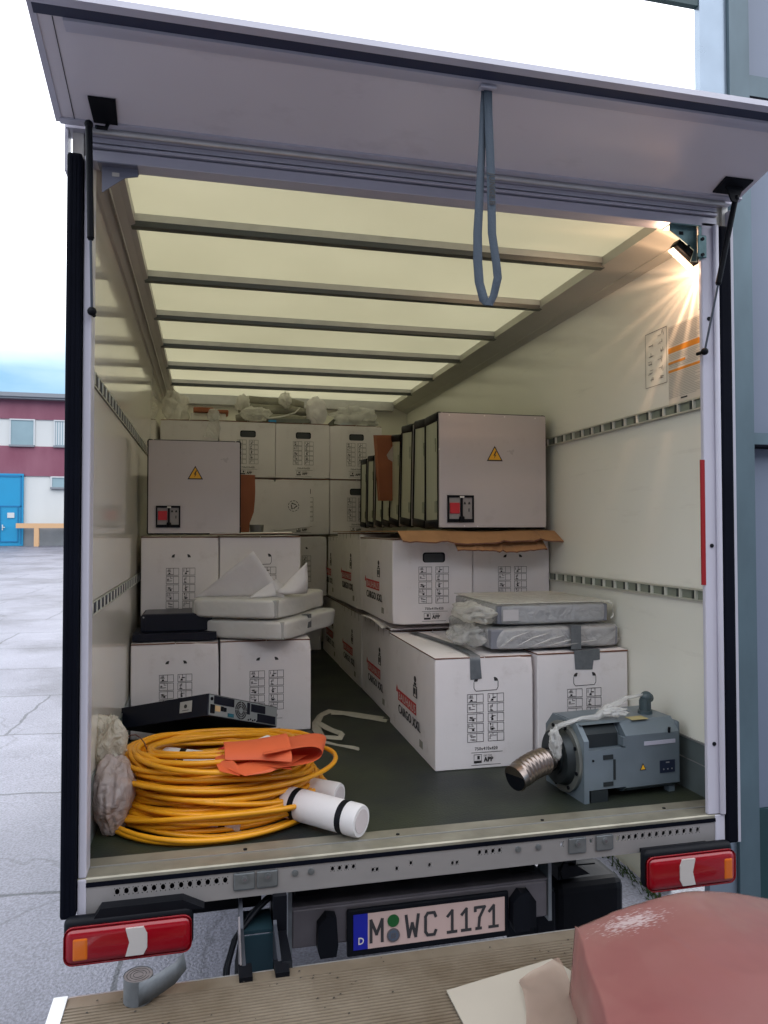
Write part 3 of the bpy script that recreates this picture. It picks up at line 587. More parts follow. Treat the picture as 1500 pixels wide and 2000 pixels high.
lob = bpy.data.objects.new('lamp_light', ld); C.objects.link(lob); lob.location = (1.635, .15, 1.935)
# stickers on the right wall
XS = XR - .0015
b = MB(); uu, vv = (0, -1, 0), (0, 0, 1)
def wr(m_, y0, y1, z0, z1, mi): b.quad((XS-.0005*mi, y1, z0), (XS-.0005*mi, y0, z0), (XS-.0005*mi, y0, z1), (XS-.0005*mi, y1, z1), mi)
y0, y1, z0, z1 = .352, .500, 1.56, 1.785
for a in ((y0, y0+.002, z0, z1), (y1-.002, y1, z0, z1), (y0, y1, z0, z0+.002), (y0, y1, z1-.002, z1)): wr(0, *a, 1)
rr = random.Random(3)
for k in range(11):
    yy = y0 + .02 + (k % 2)*.07; zz = z0 + .015 + (k//2)*.036
    for j in range(4):
        ya, za = yy + rr.uniform(0, .02), zz + rr.uniform(0, .018); hor = rr.random() < .6
        wr(0, ya, ya + (.022 if hor else .002), za, za + (.0015 if hor else .012), 1)
b.build('pictogram_sticker', [white_ink, ink], tk)
b = MB(); y0, y1, z0, z1 = .075, .342, 1.46, 1.775
b.quad((XS-.0005, y1, z0), (XS-.0005, y0, z0), (XS-.0005, y0, z1), (XS-.0005, y1, z1), 0)
def w2_(ya, yb, za, zb, mi): b.quad((XS-.001, yb, za), (XS-.001, ya, za), (XS-.001, ya, zb), (XS-.001, yb, zb), mi)
w2_(y0, y1, 1.668, 1.690, 2); w2_(.235, y1, 1.625, 1.634, 2); w2_(y0, y1, 1.592, 1.602, 2)
zz = z1-.01
while zz > z0+.03:
    if not any(a-.004 < zz < c+.004 for a, c in ((1.668, 1.690), (1.592, 1.602))):
        if abs(zz-1.63) < .006: w2_(y0, .22, zz, zz+.0016, 3)
        else: w2_(y0+rr.uniform(0, .12), y1-.004, zz, zz+.0016, 3)
    zz -= .0062
w2_(y0+.15, y0+.19, z0+.02, z0+.026, 1)
b.text('JUNGE', .022, (XS-.0012, .150, 1.795), (0, -1, .0), (0, 0, 1), 1, bold=.0006); 
b.build('instruction_sticker', [mat('sticker_base', (.60, .57, .50), .35), ink, orange_ink, grey_ink], tk)
b = MB(); b.box(1.660, 1.676, -.001, .004, .785, 1.217); b.build('red_tape', red_tape, tk)

# ------------------------------------------------------------------ tail lift platform
pf = MB(); PZ = -.215; PX0, PX1 = -.335, 1.765
pts = [(-.185, PZ-.028), (-.185, PZ-.002), (-.188, PZ), (-.228, PZ)]
y = -.232
while y > -1.75:
    pts += [(y, PZ), (y-.001, PZ+.0028), (y-.0055, PZ+.0028), (y-.0065, PZ)]; y -= .0125
pts += [(-1.78, PZ), (-1.78, PZ-.028)]
pf.prism(pts, 'x', PX0, PX1)
lift_m = mat('lift_alu', (.25, .21, .16), .42, metal=.35, col2=(.14, .105, .07), vscale=5, bump=.05, bscale=60)
pfo = pf.build('tail_lift_platform', lift_m, tk)
MB().box(PX0-.035, PX0-.001, -1.78, -.188, PZ-.03, PZ+.006).build('platform_end_cap', mat('end_cap', (.62, .63, .64), .5, metal=.2), pfo)
b = MB(); b.box(PX0, PX1, -.184, -.176, PZ-.04, PZ-.004); b.build('platform_nose', alu, pfo)
# dirt specks
b = MB()
for k in range(170):
    x, y = R.uniform(-.3, 1.6), R.uniform(-.6, -.20); r = R.uniform(.0008, .0038); b.add([(x-r, y-r, PZ+.0036), (x+r, y-r*.4, PZ+.0036), (x+r*.5, y+r, PZ+.0036), (x-r*.6, y+r*.7, PZ+.0036)], [(0,1,2,3)])
b.build('dirt_specks', mat('dirt', (.03, .025, .02), .9), pfo)
# lift arm bracket
la = MB()
for x in (.100, .196):
    la.prism([(-.20, -.235), (-.14, -.245), (.02, -.30), (.10, -.33), (.12, -.14), (.04, -.12), (-.03, -.175), (-.18, -.205)], 'x', x, x+.010)
la.box(.111, .195, -.02, .10, -.20, -.19, 1); la.box(.111, .195, -.03, -.025, -.33, -.20, 1); la.box(.111, .195, -.02, .1, -.34, -.335, 1)
la.box(.09, .125, -.225, -.16, PZ-.01, PZ+.012, 2); la.box(.185, .222, -.225, -.16, PZ-.01, PZ+.012, 2)
la.box(.196, .236, -.02, .06, -.335, -.10, 2); la.prism([(-.20, -.235), (-.02, -.33), (.0, -.2), (-.18, -.20)], 'x', .207, .234, 2); la.prism([(-.17, -.20), (-.02, -.30), (-.02, -.20), (-.05, -.13), (-.09, -.16)], 'x', .094, .099, 3)
la.build('lift_arm', [mat('arm_dark', (.05, .055, .07), .5, metal=.3), mat('arm_teal', (.02, .05, .065), .45, metal=.4), black, steel_g], pfo)
b = MB(); b.tube([(.22, .06, -.12), (.16, .03, -.15), (.09, -.02, -.20), (.065, -.08, -.25), (.06, -.13, -.27), (.075, -.17, -.262)], .007); b.tube([(.20, .06, -.12), (.13, .03, -.165), (.08, -.02, -.21), (.055, -.08, -.255), (.052, -.13, -.275), (.068, -.168, -.268)], .004)
b.tube([(.10, -.05, -.21), (.092, -.06, -.25), (.09, -.10, -.27)], .008); b.build('cable', black, pfo)

# ------------------------------------------------------------------ print designs for the boxes
BW, BD, BH = .425, .80, .455
def front_print(hole='moons'):
    b = MB(); Y = -.0016
    def r(x0, x1, z0, z1, m=0): b.quad((x0*BW, Y, z0*BH), (x1*BW, Y, z0*BH), (x1*BW, Y, z1*BH), (x0*BW, Y, z1*BH), m)
    rp = random.Random(12)
    for cx in (.32, .53):
        for k in range(5):
            za = .665 - k*.087; zb = za - .078; x0, x1 = cx, cx+.165; t = .0042
            r(x0, x1, za-t, za); r(x0, x1, zb, zb+t); r(x0, x0+t, zb, za); r(x1-t, x1, zb, za); r(x0+.093, x0+.093+t, zb, za)
            for j in range(7):
                xa = x0 + .010 + rp.random()*.045; zz = zb + .008 + rp.random()*.05
                if rp.random() < .55: r(xa, min(xa+.015+rp.random()*.03, x0+.09), zz, zz+.0045)
                else: r(xa, xa+.005, zz, min(zz+.03, za-.004))
            if rp.random() < .6: xa = x0+.03+rp.random()*.02; r(xa, xa+.022, zb+.012, zb+.030)
    for k in range(2): b.text('750x410x420', .0185, (.395*BW+.0007*k, Y-.0001*k, .165*BH), (1,0,0), (0,0,1), 0, bold=.0, fit=.098)
    r(.36, .68, .143, .147); r(.36, .66, .032, .036)
    r(.385, .465, .052, .060); r(.385, .465, .125, .129); r(.385, .389, .055, .128); r(.461, .465, .055, .128); r(.385, .465, .052, .073); r(.42, .445, .085, .115)
    b.text('GET THE', .0105, (.485*BW, Y, .107*BH), (1,0,0), (0,0,1), 0, bold=.0, sx=.8); 
    for k in range(4): b.text('APP', .028, (.485*BW+.0009*k, Y-.0001*k, .060*BH), (1,0,0), (0,0,1), 0, bold=.0, sx=.78)
    # handle
    def arc(cx, cz, rx, rz, a0, a1, m=0, n=8):
        vs = [(cx*BW, Y, cz*BH)] + [((cx + rx*math.cos(a0+(a1-a0)*i/n))*BW, Y, (cz + rz*math.sin(a0+(a1-a0)*i/n))*BH) for i in range(n+1)]
        b.add(vs, [(0, i+1, i+2) for i in range(n)], m)
    if hole == 'moons' or hole == 'flap':
        arc(.425, .775, .036, .034, rad(75), rad(180)); arc(.600, .775, .036, .034, rad(0), rad(105))
    if hole == 'flap':
        pts = [(.389, .77), (.389, .715), (.41, .69), (.62, .695), (.636, .72), (.636, .775)]
        for p, q in zip(pts, pts[1:]):
            d = Vector((q[0]-p[0], q[1]-p[1])); nn_ = Vector((-d.y, d.x)).normalized()*.0028
            b.quad(((p[0]-nn_.x)*BW, Y, (p[1]-nn_.y)*BH), ((q[0]-nn_.x)*BW, Y, (q[1]-nn_.y)*BH), ((q[0]+nn_.x)*BW, Y, (q[1]+nn_.y)*BH), ((p[0]+nn_.x)*BW, Y, (p[1]+nn_.y)*BH), 0)
    if hole == 'open':
        pts = []
        for (cx, cz, a0) in ((.615, .80, 0), (.405, .80, 90), (.405, .745, 180), (.615, .745, 270)):
            for i in range(5): a = rad(a0 + 90*i/4); pts.append(((cx + .035*math.cos(a))*BW, Y, (cz + .032*math.sin(a))*BH))
        b.add(pts, [tuple(range(len(pts)))], 1)
        pts = [(p[0]*.86+.07*BW, Y-.0004, p[2]*.86+.105*BH-.002) for p in pts]; b.add(pts, [tuple(range(len(pts)))], 2)
    me = b.build('front_print', [ink, mat('hole_black', (.008, .008, .012), .9), mat('hole_grey', (.05, .055, .06), .8)]); return me
def side_print():
    # on the x=0 side, local y runs away from the camera
    b = MB(); X = -.0016
    def r(y0, y1, z0, z1, m=0, dx=0): b.quad((X-dx, y1, z0), (X-dx, y0, z0), (X-dx, y0, z1), (X-dx, y1, z1), m)
    r(.286, .620, .155, .206, 1)
    for k in range(3): b.text('BAUHAUS', .050, (X-.0006-.0001*k, .606-.0016*k, .163), (0, -1, 0), (0, 0, 1), 2, bold=.0, fit=.308)
    # little house mark left of the panel
    b.add([(X, .655, .19), (X, .625, .19), (X, .625, .205), (X, .640, .225), (X, .655, .205)], [(0,1,2,3,4)], 1)
    for k in range(5): b.text('CARGO XXL', .058, (X-.0001*k, .616-.0024*k, .098), (0, -1, 0), (0, 0, 1), 0, bold=.0, fit=.392)
    # figure: head and torso carrying a box
    c = (.305, .312); pts = [(X, c[0]+.020*math.cos(2*math.pi*i/14), c[1]+.014*math.sin(2*math.pi*i/14)) for i in range(14)]; b.add(pts[::-1], [tuple(range(14))], 0)
    r(.285, .325, .286, .297); r(.270, .338, .232, .284); r(.285, .322, .236, .246, 2, .0005); r(.282, .328, .272, .279, 2, .0005); r(.290, .296, .246, .27, 2, .0005)
    r(.18, .235, .038, .070, 3)
    return b.build('side_print', [ink, red_ink, white_ink, grey_ink])
FP = {k: front_print(k) for k in ('moons', 'flap', 'open')}; SP = side_print()
for o in list(FP.values()) + [SP]: C.objects.unlink(o)
def carton_mesh(h, seed, d=BD, w=BW):
    b = MB(); rr = random.Random(seed)
    bm = bmesh.new(); bmesh.ops.create_cube(bm, size=1)
    for v in bm.verts: v.co = Vector(((v.co.x+.5)*w, (v.co.y+.5)*d, (v.co.z+.5)*(h-.008)))
    bmesh.ops.bevel(bm, geom=bm.edges[:], offset=.004, segments=1, affect='EDGES')
    bmesh.ops.subdivide_edges(bm, edges=[e for e in bm.edges if e.calc_length() > .1], cuts=7, use_grid_fill=True)
    for v in bm.verts:
        q = v.co*2.6 + Vector((seed*5.1, 0, 0)); k = .0065
        fx = math.sin(math.pi*min(1, max(0, v.co.x/w))); fz = math.sin(math.pi*min(1, max(0, v.co.z/h))); fy = math.sin(math.pi*min(1, max(0, v.co.y/d)))
        if v.co.x < .01: v.co.x -= .0*fy*fz
        if v.co.z > h*.9: v.co.z += noise.noise(q)*.004
    bm.verts.index_update(); b.bm(bm, 0)
    # top flaps, raised a little, brown edges
    g1, g2 = rr.uniform(-.003, .006), rr.uniform(-.003, .006)
    for x0, x1, gg in ((.0, w/2-.002, g1), (w/2+.002, w, g2)):
        b.add([(x0, 0, h-.007), (x1, 0, h-.007), (x1, d, h-.007), (x0, d, h-.007), (x0, -.0005, h-.002), (x1, -.0005, h-.002+gg*.5), (x1, d, h-.002+gg*.5), (x0, d, h-.002)], [(4,5,6,7)], 0)
        b.add([(x0, -.0006, h-.0075), (x1, -.0006, h-.0075), (x1, -.0006, h-.002+gg*.5), (x0, -.0006, h-.002)], [(0,1,2,3)], 1)
        b.add([(x0 if x0 < .01 else x1, 0, h-.0075), (x0 if x0 < .01 else x1, d, h-.0075), (x0 if x0 < .01 else x1, d, h-.002), (x0 if x0 < .01 else x1, 0, h-.002)], [(3,2,1,0) if x0 > .01 else (0,1,2,3)][0:1], 1)
    for (cx_, cz_) in ((0, h), (w, h), (0, 0), (w, 0)):
        if rr.random() < .55:
            a_, rd = rr.uniform(.004, .013), rr.uniform(.04, .09); cc_ = Vector((cx_, 0, cz_)); cen = Vector((w/2, d/2, h/2))
            for i, v in enumerate(b.v):
                dd = (v-cc_).length
                if dd < rd: b.v[i] = v + (cen-cc_).normalized()*a_*(1-dd/rd)
    return b
NB = [0]
def carton_box(label, x, y, z, h=BH, rz=0, front='moons', side=True, w=BW, d=BD, group='white printed moving boxes', tint=None):
    NB[0] += 1
    o = carton_mesh(h, NB[0], d, w).build('cardboard_box', [carton, carton_edge]); jr = random.Random(NB[0]*7); rz += rad(jr.uniform(-.5, .5)) if y > 3 else 0; y += jr.uniform(0, .014) if y > 3 else 0; o.location = (x, y, z); o.rotation_euler = (0, 0, rz); tag(o, label, 'box', group)
    if front:
        f = FP[front].copy(); C.objects.link(f); f.parent = o; f.scale = (w/BW, 1, h/BH); f.location = (0, 0, 0)
    if side:
        f = SP.copy(); C.objects.link(f); f.parent = o; f.scale = (1, 1, h/BH)
    return o
# bottom row on the right
A = carton_box('nearest white moving box on the floor, with a strip of grey tape over its lid', .903, .655, 0, .458, rad(-.6), 'flap')
A2 = carton_box('second floor box along the aisle, directly behind the taped nearest box', .930, 1.468, 0, .462, rad(-.5), None)
A3 = carton_box('third floor box along the aisle on the right', .934, 2.272, 0, .46, 0, None)
A4 = carton_box('farthest floor box at the end of the right aisle row', .937, 3.076, 0, .46, 0, None)
B = carton_box('white box behind the electric motor, against the right wall, grey tape at its top edge', 1.345, .640, 0, .462, 0, 'flap', side=False, w=.418)
# second tier right
Cb = carton_box('box under the front of the brown board, its oblong hand hole punched open', .907, 1.38, .502, .435, 0, 'open')
C2 = carton_box('upper box along the aisle behind the one with the open hand hole', .908, 2.185, .492, .470, 0, None)
C3 = carton_box('farthest upper box on the right side of the aisle, nearest the back stack', .910, 2.99, .486, .452, 0, None, d=.44)
D = carton_box('box under the right end of the brown board, against the right wall', 1.337, 1.385, .500, .432, 0, 'moons', side=False, w=.425)
# left, front pair on the floor
L1 = carton_box('floor box on the left carrying the flat black device', -.340, 1.42, 0, .447, 0, 'moons', side=False, w=.40)
L2 = carton_box('floor box beside the aisle on the left, under the white wrapped packages', .068, 1.42, 0, .447, 0, 'moons', side=False, w=.435)
T1 = carton_box('box beneath the single grey cabinet on the left', -.325, 1.76, .455, .492, 0, 'moons', side=False, w=.388)
T2 = carton_box('box behind the upright corner of white foam sheet, beside the box under the left cabinet', .068, 1.765, .455, .492, 0, 'flap', side=False, w=.425)
# back stack
carton_box('floor level box closing the far end of the aisle', .492, 3.84, 0, .46, 0, None, side=False, d=.42, w=.43)
carton_box('back stack box at the second level, half hidden by the foam corner', .500, 3.45, .475, .465, 0, 'moons', side=False, w=.405)
for i, x in enumerate((.508, .930)):
    carton_box(('back stack box with a recycling-marked board leaning on it', 'back stack box at the third level, next to the row of cabinets')[i], x, 3.45, .947, .428, 0, 'open', side=False, w=.418)
carton_box('back stack box at the third level, partly hidden behind the torn brown board', .089, 3.45, .947, .428, 0, None, side=False, w=.415)
for i, x in enumerate((-.335, .089, .510, .930)):
    carton_box(('top box of the back stack nearest the left wall', 'top box of the back stack just above the left cabinet edge, dark blue hand hole', 'third top box of the back stack, its full print showing', 'top box of the back stack at its right end')[i], x, 3.45 + (.01, 0, .012, .02)[i], 1.379, .425, 0, None if i == 0 else 'open', side=False, w=.418)
# slits / tape marks on the aisle boxes' upper edges
def marks(o, hh, seed):
    r3 = random.Random(seed); b = MB()
    for k in range(6):
        y = .06 + k*.125 + r3.uniform(-.02, .02); l = r3.uniform(.03, .055); w = r3.uniform(.008, .014)
        b.add([(-.0017, y+w, hh-.003), (-.0017, y, hh-.003), (-.0017, y+r3.uniform(-.004, .01), hh-l), (-.0017, y+w*.7, hh-l*.92)], [(0,1,2,3)])
    m_ = b.build('handling_mark', mat('mark', (.09, .085, .05), .7)); m_.parent = o; return m_
marks(A3, .46, 2); marks(A2, .462, 5) ; marks(C2, .47, 3); marks(C3, .452, 8)
# tape over box A and B
def tape_on(o, pts_top, x0, x1, hh, drop, seed):
    b = MB(); n_ = 14; vs = []
    for i in range(n_):
        t = i/(n_-1); y = pts_top*(1-t); xo = .035*math.sin(t*2.6); vs += [(x0 - .05 + .05*t + xo, y, hh+.0035+.002*math.sin(t*14)), (x1 - .05 + .05*t + xo, y, hh+.0035+.0015*math.sin(t*11))]
    vs += [(x0+.018, -.003, hh-.02), (x1+.018, -.003, hh-.02), (x0+.020, -.0025, hh-drop), (x1+.024, -.0025, hh-drop*.96)]
    n_ += 2; b.add(vs, [(2*i, 2*i+1, 2*i+3, 2*i+2) for i in range(n_-1)], 0, True)
    t_ = b.build('duct_tape_strip', tape_m); t_.parent = o
tape_on(A, .75, .13, .175, .458, .095, 1)
b = MB(); b.add([(.165, -.0025, .466), (.285, -.0025, .470), (.285, -.0025, .425), (.255, -.0025, .423), (.250, -.0025, .385), (.170, -.0025, .388)], [(5,4,3,2,1,0)]); b.add([(.165, -.0025, .466), (.285, -.0025, .470), (.28, .06, .467), (.16, .06, .467)], [(0,1,2,3)])
t_ = b.build('duct_tape_strip', tape_m); t_.parent = B
# white flap sticking out between tiers
b = MB(); pts = [(0, .0), (.10, .012), (.25, .020), (.45, .016), (.60, .004)]
for i in range(4):
    y0, z0 = pts[i]; y1, z1 = pts[i+1]
    b.add([(-.055, y0, z0-.012), (-.055, y1, z1-.012), (.10, y1, z1+.004), (.10, y0, z0+.004), (-.055, y0, z0-.017), (-.055, y1, z1-.017)], [(0,3,2,1), (4,0,1,5)])
fl_ = b.build('loose_flap', carton); fl_.parent = A2; fl_.location = (.02, .10, .475)
b = MB(); b.add([(0, 0, 0), (.40, 0, .004), (.42, .2, .012), (0, .2, .010), (0, 0, -.005), (.40, 0, -.001)], [(0,1,2,3), (4,5,1,0)], 0); f2 = b.build('loose_flap', [carton]); f2.parent = A; f2.location = (.0, .78, .475)
b = MB(); b.add([(-.03, -.03, .0), (.40, -.035, .006), (.41, .16, .012), (-.03, .16, .008)], [(0,1,2,3)], 0); b.add([(-.03, -.03, 0), (.40, -.035, .006), (.40, -.035, .002), (-.03, -.03, -.004)], [(3,2,1,0)], 1)
f3 = b.build('loose_flap', [carton, carton_edge]); f3.parent = T2; f3.location = (-.02, 0, .502)

# ------------------------------------------------------------------ grey electric cabinets
def cabinet(Wc, Hc, Dc, s):
    t = thing('electric_cabinet', None, 'cabinet')
    r_ = .022*s
    b = MB()   # front panel
    pts = []
    for cx, cz, a0 in ((Wc-.006, Hc-.006, 0), (.006, Hc-.006, 90), (.006, .006, 180), (Wc-.006, .006, 270)):
        sx_, sz_ = (1 if cx > Wc/2 else -1), (1 if cz > Hc/2 else -1)
        for i in range(4): a = rad(a0+30*i); pts.append((cx - sx_*.010 + .010*math.cos(a), cz - sz_*.010 + .010*math.sin(a)))
    b.prism(pts, 'y', -.004, .004); b.build('front_panel', cab_paint, t)
    b = MB(); b.box(.006, Wc-.006, .005, Dc, .006, Hc-.006); b.build('housing', cab_side, t)
    for x in (-.002, Wc-.030):
        for z0_ in (-.002, Hc-.046):
            q = MB(); q.rbox(x, x+.032, .0045, Dc+.004, z0_, z0_+.048, .012, 3, smooth=True); q.build('corner_cap', black, t)
    q = MB(); q.box(.0, .0055, Dc-.007, Dc+.006, .04, Hc-.04); q.box(.0, .0055, .005, .012, .04, Hc-.04); q.box(.006, Wc-.006, Dc, Dc+.006, 0.0, Hc); q.box(.03, Wc-.03, .006, Dc, Hc-.0055, Hc-.001); q.box(Wc-.0055, Wc, .005, .014, .045, Hc-.045); q.build('edge_strip', black, t)
    q = MB(); q.box(.003, .0058, .035, .037, .08, .14); q.box(.003, .0058, .06, .062, .08, .14); q.box(.003, .0058, .05, .06, Hc-.16, Hc-.13); q.box(.003, .0058, .05, .053, Hc-.20, Hc-.13); q.build('side_mark', mat('side_mark', (.22, .25, .18), .5), t)
    return t
def warning(t, cx, cz, w, y=-.0055):
    h = w*.9
    def tri(k, yy, m): q.add([(cx-w/2*k, yy, cz-h*.5*k+(1-k)*h*-.12), (cx+w/2*k, yy, cz-h*.5*k+(1-k)*h*-.12), (cx, yy, cz+h*.5*k+(1-k)*h*-.12)], [(0,1,2)], m)
    q = MB(); tri(1, y, 0); tri(.78, y-.0006, 1)
    s = w/.085
    bolt = [(.004, .018), (-.008, -.006), (.000, -.004), (-.006, -.022), (.008, -.000), (.001, -.002), (.010, .018)]
    q.add([(cx+a*s, y-.0012, cz-.006*s+c*s) for a, c in bolt][::-1], [tuple(range(7))], 0)
    q.build('warning_sign', [ink, yellow], t)
def switch(t, x, z, w, h, y=-.004):
    f = w/.14
    q = MB(); q.box(x, x+.008*f, y-.010, y, z, z+h); q.box(x+w-.008*f, x+w, y-.010, y, z, z+h); q.box(x, x+w, y-.0101, y, z, z+.018*f); q.box(x, x+w, y-.0101, y, z+h-.012*f, z+h); q.box(x+w*.49, x+w*.57, y-.012, y, z, z+h-.012*f); q.rbox(x+w*.44, x+w*.63, y-.02, y, z+.001, z+.032*f, .006); o = q.build('switch_panel', black, t)
    q = MB(); q.box(x+.008*f, x+w*.49, y-.004, y, z+.018*f, z+h-.012*f, 0); q.box(x+w*.57, x+w-.008*f, y-.004, y, z+.018*f, z+h-.012*f, 0); q.box(x+w*.46, x+w*.62, y-.013, y-.01, z+h-.013*f, z+h-.004*f, 1); q.build('switch_plate', [mat('sw_grey', (.30, .28, .27), .4), mat('sw_white', (.7, .68, .65), .4)], o)
    q = MB(); q.rbox(x+.012*f, x+w*.46, y-.011, y-.004, z+.045*f, z+.10*f, .002, 1); q.build('red_switch', mat('switch_red', (.52, .02, .03), .4), o)
    q = MB()
    for dx in (.66, .83): q.add([(x+w*(dx-.05), y-.0045, z+.092*f), (x+w*(dx+.05), y-.0045, z+.092*f), (x+w*(dx+.02), y-.0045, z+.105*f), (x+w*(dx-.02), y-.0045, z+.105*f)], [(0,1,2,3)])
    q.box(x+w*.80, x+w*.84, y-.0048, y-.004, z+.055*f, z+.072*f); q.build('indicator', ink, o)
c1 = cabinet(.595, .592, .232, 1)
base_c = copy_tree(c1)      # plain one for copies, before the front details
warning(c1, .305, .385, .088); switch(c1, .048, .030, .140, .138)
c1.location = (1.135, 1.345, .985); c1.rotation_euler = (rad(0), 0, 0)
c1['label'] = 'foremost grey cabinet on the right, with warning triangle and red switch on its face'
q = MB()
for (x, z) in ((.14, .012), (.21, .010), (.06, .575), (.25, .578), (.36, .576), (.53, .574), (.006, .40)): q.cyl((x, -.006, z), (x, -.004, z), .004, n=8)
o = q.build('rivet', mat('rivet', (.75, .72, .7), .3, metal=.5)); o.parent = c1
ords = ['second cabinet of the row, directly behind the one with the warning triangle', 'third cabinet of the row on the brown board', 'fourth cabinet of the row, beside the brown carton', 'fifth cabinet of the row, half hidden by the brown carton', 'sixth cabinet of the row, its top hidden by the brown carton', 'seventh cabinet of the row, just past the brown carton', 'last cabinet of the row, next to the back stack']
ys = [1.60, 1.885, 2.165, 2.40, 2.62, 2.88, 3.12]; hs = [1.0, 1.0, .955, .90, .86, .86, .86]; xs_ = [1.14, 1.14, 1.14, 1.14, 1.14, 1.14, 1.14]
for i, (y, k) in enumerate(zip(ys, hs)):
    o = base_c if i == 0 else copy_tree(base_c)
    o.location = (xs_[i], y, .985 + (.01 if i else 0)); o.rotation_euler = (rad((4, 4.5, 6, 5, 5, 4, 3)[i]), 0, 0); o.scale = (1, 1.05 if i < 3 else .88, k); o['label'] = ords[i]; o['group'] = 'grey cabinets standing in a row on the right'
c1['group'] = 'grey cabinets standing in a row on the right'
c9 = cabinet(.478, .497, .15, .85); warning(c9, .242, .325, .080); switch(c9, .045, .035, .122, .114)
c9.location = (-.300, 1.80, .956); c9['label'] = 'single grey cabinet on the boxes at the left wall, red switch at its lower left'; c9['category'] = 'cabinet'
PO[c9.name] = Vector((0, 0, 0))

# brown carton standing between the cabinets
b = MB(); b.add([(1.045, 2.33, 1.578), (1.20, 2.33, 1.582), (1.155, 2.33, 1.165), (1.062, 2.33, 1.165), (1.035, 2.39, 1.585), (1.20, 2.39, 1.585), (1.155, 2.38, 1.165), (1.062, 2.38, 1.165)], [(0,3,2,1), (4,5,6,7), (0,1,5,4), (3,7,6,2), (0,4,7,3), (1,2,6,5)])
o = b.build('brown_carton', kraft_red, origin=(1.1, 2.35, 1.165)); tag(o, 'narrow reddish-brown carton jammed between the cabinets', 'carton')
b = MB(); b.add([(1.155, 2.31, 1.53), (1.10, 2.30, 1.45), (1.112, 2.305, 1.425), (1.165, 2.31, 1.40)], [(0,1,2,3)], 0); b.add([(1.155, 2.31, 1.53), (1.165, 2.34, 1.40), (1.112, 2.315, 1.43)], [(0,1,2)], 0)
o = b.build('film_scrap', film_clear, origin=(1.12, 2.31, 1.42)); tag(o, 'scrap of clear film poking out over the narrow brown carton', 'film')
# brown board under the cabinets
b = MB(); nx = 26; rb_ = random.Random(6)
def board(x0, x1, y_in, y_out, z_in, z_out, yb, seed, tears):
    rr = random.Random(seed); fr = []; ed = []; bk = []
    for i in range(nx+1):
        t = i/nx; x = x0 + (x1-x0)*t; j = rr.uniform(-.003, .003) + (.010 if any(abs(t-q) < .02 for q in tears) else 0)
        ed.append((x + (0.03 if t > .9 else -.0)*(t-.9)*10*0, y_out + rr.uniform(-.006, .006), z_out + .9*j + .012*math.sin(t*7+seed)*.5)); fr.append((x, y_in, z_in + .003*math.sin(t*9))); bk.append((x, yb, z_in))
    n_ = nx+1; vs = ed + fr + bk + [(v[0], v[1], v[2]-.006) for v in ed]
    b.add(vs, [(i, i+1, n_+i+1, n_+i) for i in range(nx)] + [(n_+i, n_+i+1, 2*n_+i+1, 2*n_+i) for i in range(nx)], 0)
    b.add(vs, [(3*n_+i, 3*n_+i+1, i+1, i) for i in range(nx)], 1)
board(.925, 1.772, 1.345, 1.235, .972, .918, 3.3, 2, (.25, .62, .84))
board(1.20, 1.68, 1.34, 1.235, .962, .876, 1.5, 7, (.5,))
o = b.build('brown_board', [kraft, carton_edge], origin=(1.3, 1.5, .96)); tag(o, 'torn brown cardboard sheet laid under the row of cabinets, edge bent down', 'cardboard sheet')
sm = o.modifiers.new('thick', 'SOLIDIFY'); sm.thickness = .004; sm.offset = -1
b = MB(); R3 = random.Random(3); pts = []
for i in range(13):
    t = i/12; pts.append((.265 - .0*t + .022*(noise.noise(Vector((t*6, 2, 0)))) - (.03 if t > .35 else 0)*(t-.35)*1.6, .966 + .350*t))
pts = [(.15, .966)] + [(p[0], p[1]) for p in pts] + [(.15, 1.30)]
pts = [(.15, .957), (.235, .957), (.240, 1.02), (.262, 1.08), (.268, 1.14), (.270, 1.20), (.268, 1.292), (.15, 1.295)]
b.prism(pts, 'y', 2.05, 2.056); o = b.build('torn_board', kraft_red, origin=(.2, 2.05, .957)); tag(o, 'torn reddish-brown board upright behind the left cabinet', 'cardboard sheet')
# flat box with recycling mark
b = MB(); b.add([(.30, 3.08, .955), (.724, 3.08, 1.004), (.724, 3.08, 1.325), (.30, 3.08, 1.325), (.30, 3.12, .955), (.724, 3.12, 1.0), (.724, 3.12, 1.325), (.30, 3.12, 1.325)], [(0,1,2,3), (4,7,6,5), (0,4,5,1), (1,5,6,2), (2,6,7,3), (3,7,4,0)])
o = b.build('white_board', carton, origin=(.5, 3.1, .955)); tag(o, 'flat white carton panel bearing a recycling emblem, leaning on the back stack', 'cardboard sheet')
q = MB(); cx, cz, rr_ = .605, 1.152, .040
for k in range(10):
    a = 2*math.pi*k/10; q.add([(cx+rr_*math.cos(a), 3.0785, cz+rr_*math.sin(a)), (cx+rr_*math.cos(a+.45), 3.0785, cz+rr_*math.sin(a+.45)), (cx+(rr_-.004)*math.cos(a+.45), 3.0785, cz+(rr_-.004)*math.sin(a+.45)), (cx+(rr_-.004)*math.cos(a), 3.0785, cz+(rr_-.004)*math.sin(a))], [(0,3,2,1)])
for k in range(3):
    a = 2*math.pi*k/3 + .5; p0 = Vector((cx+.020*math.cos(a), 3.0785, cz+.020*math.sin(a))); p1 = Vector((cx+.020*math.cos(a+1.5), 3.0785, cz+.020*math.sin(a+1.5))); d = (p1-p0).normalized(); nrm = Vector((-d.z, 0, d.x))
    q.add([p0+nrm*.003, p0-nrm*.003, p1-nrm*.003, p1+nrm*.003], [(0,1,2,3)]); q.add([p1+nrm*.007, p1-nrm*.007, p1+d*.009], [(0,1,2)])
q_ = q.build('recycling_mark', ink, o)
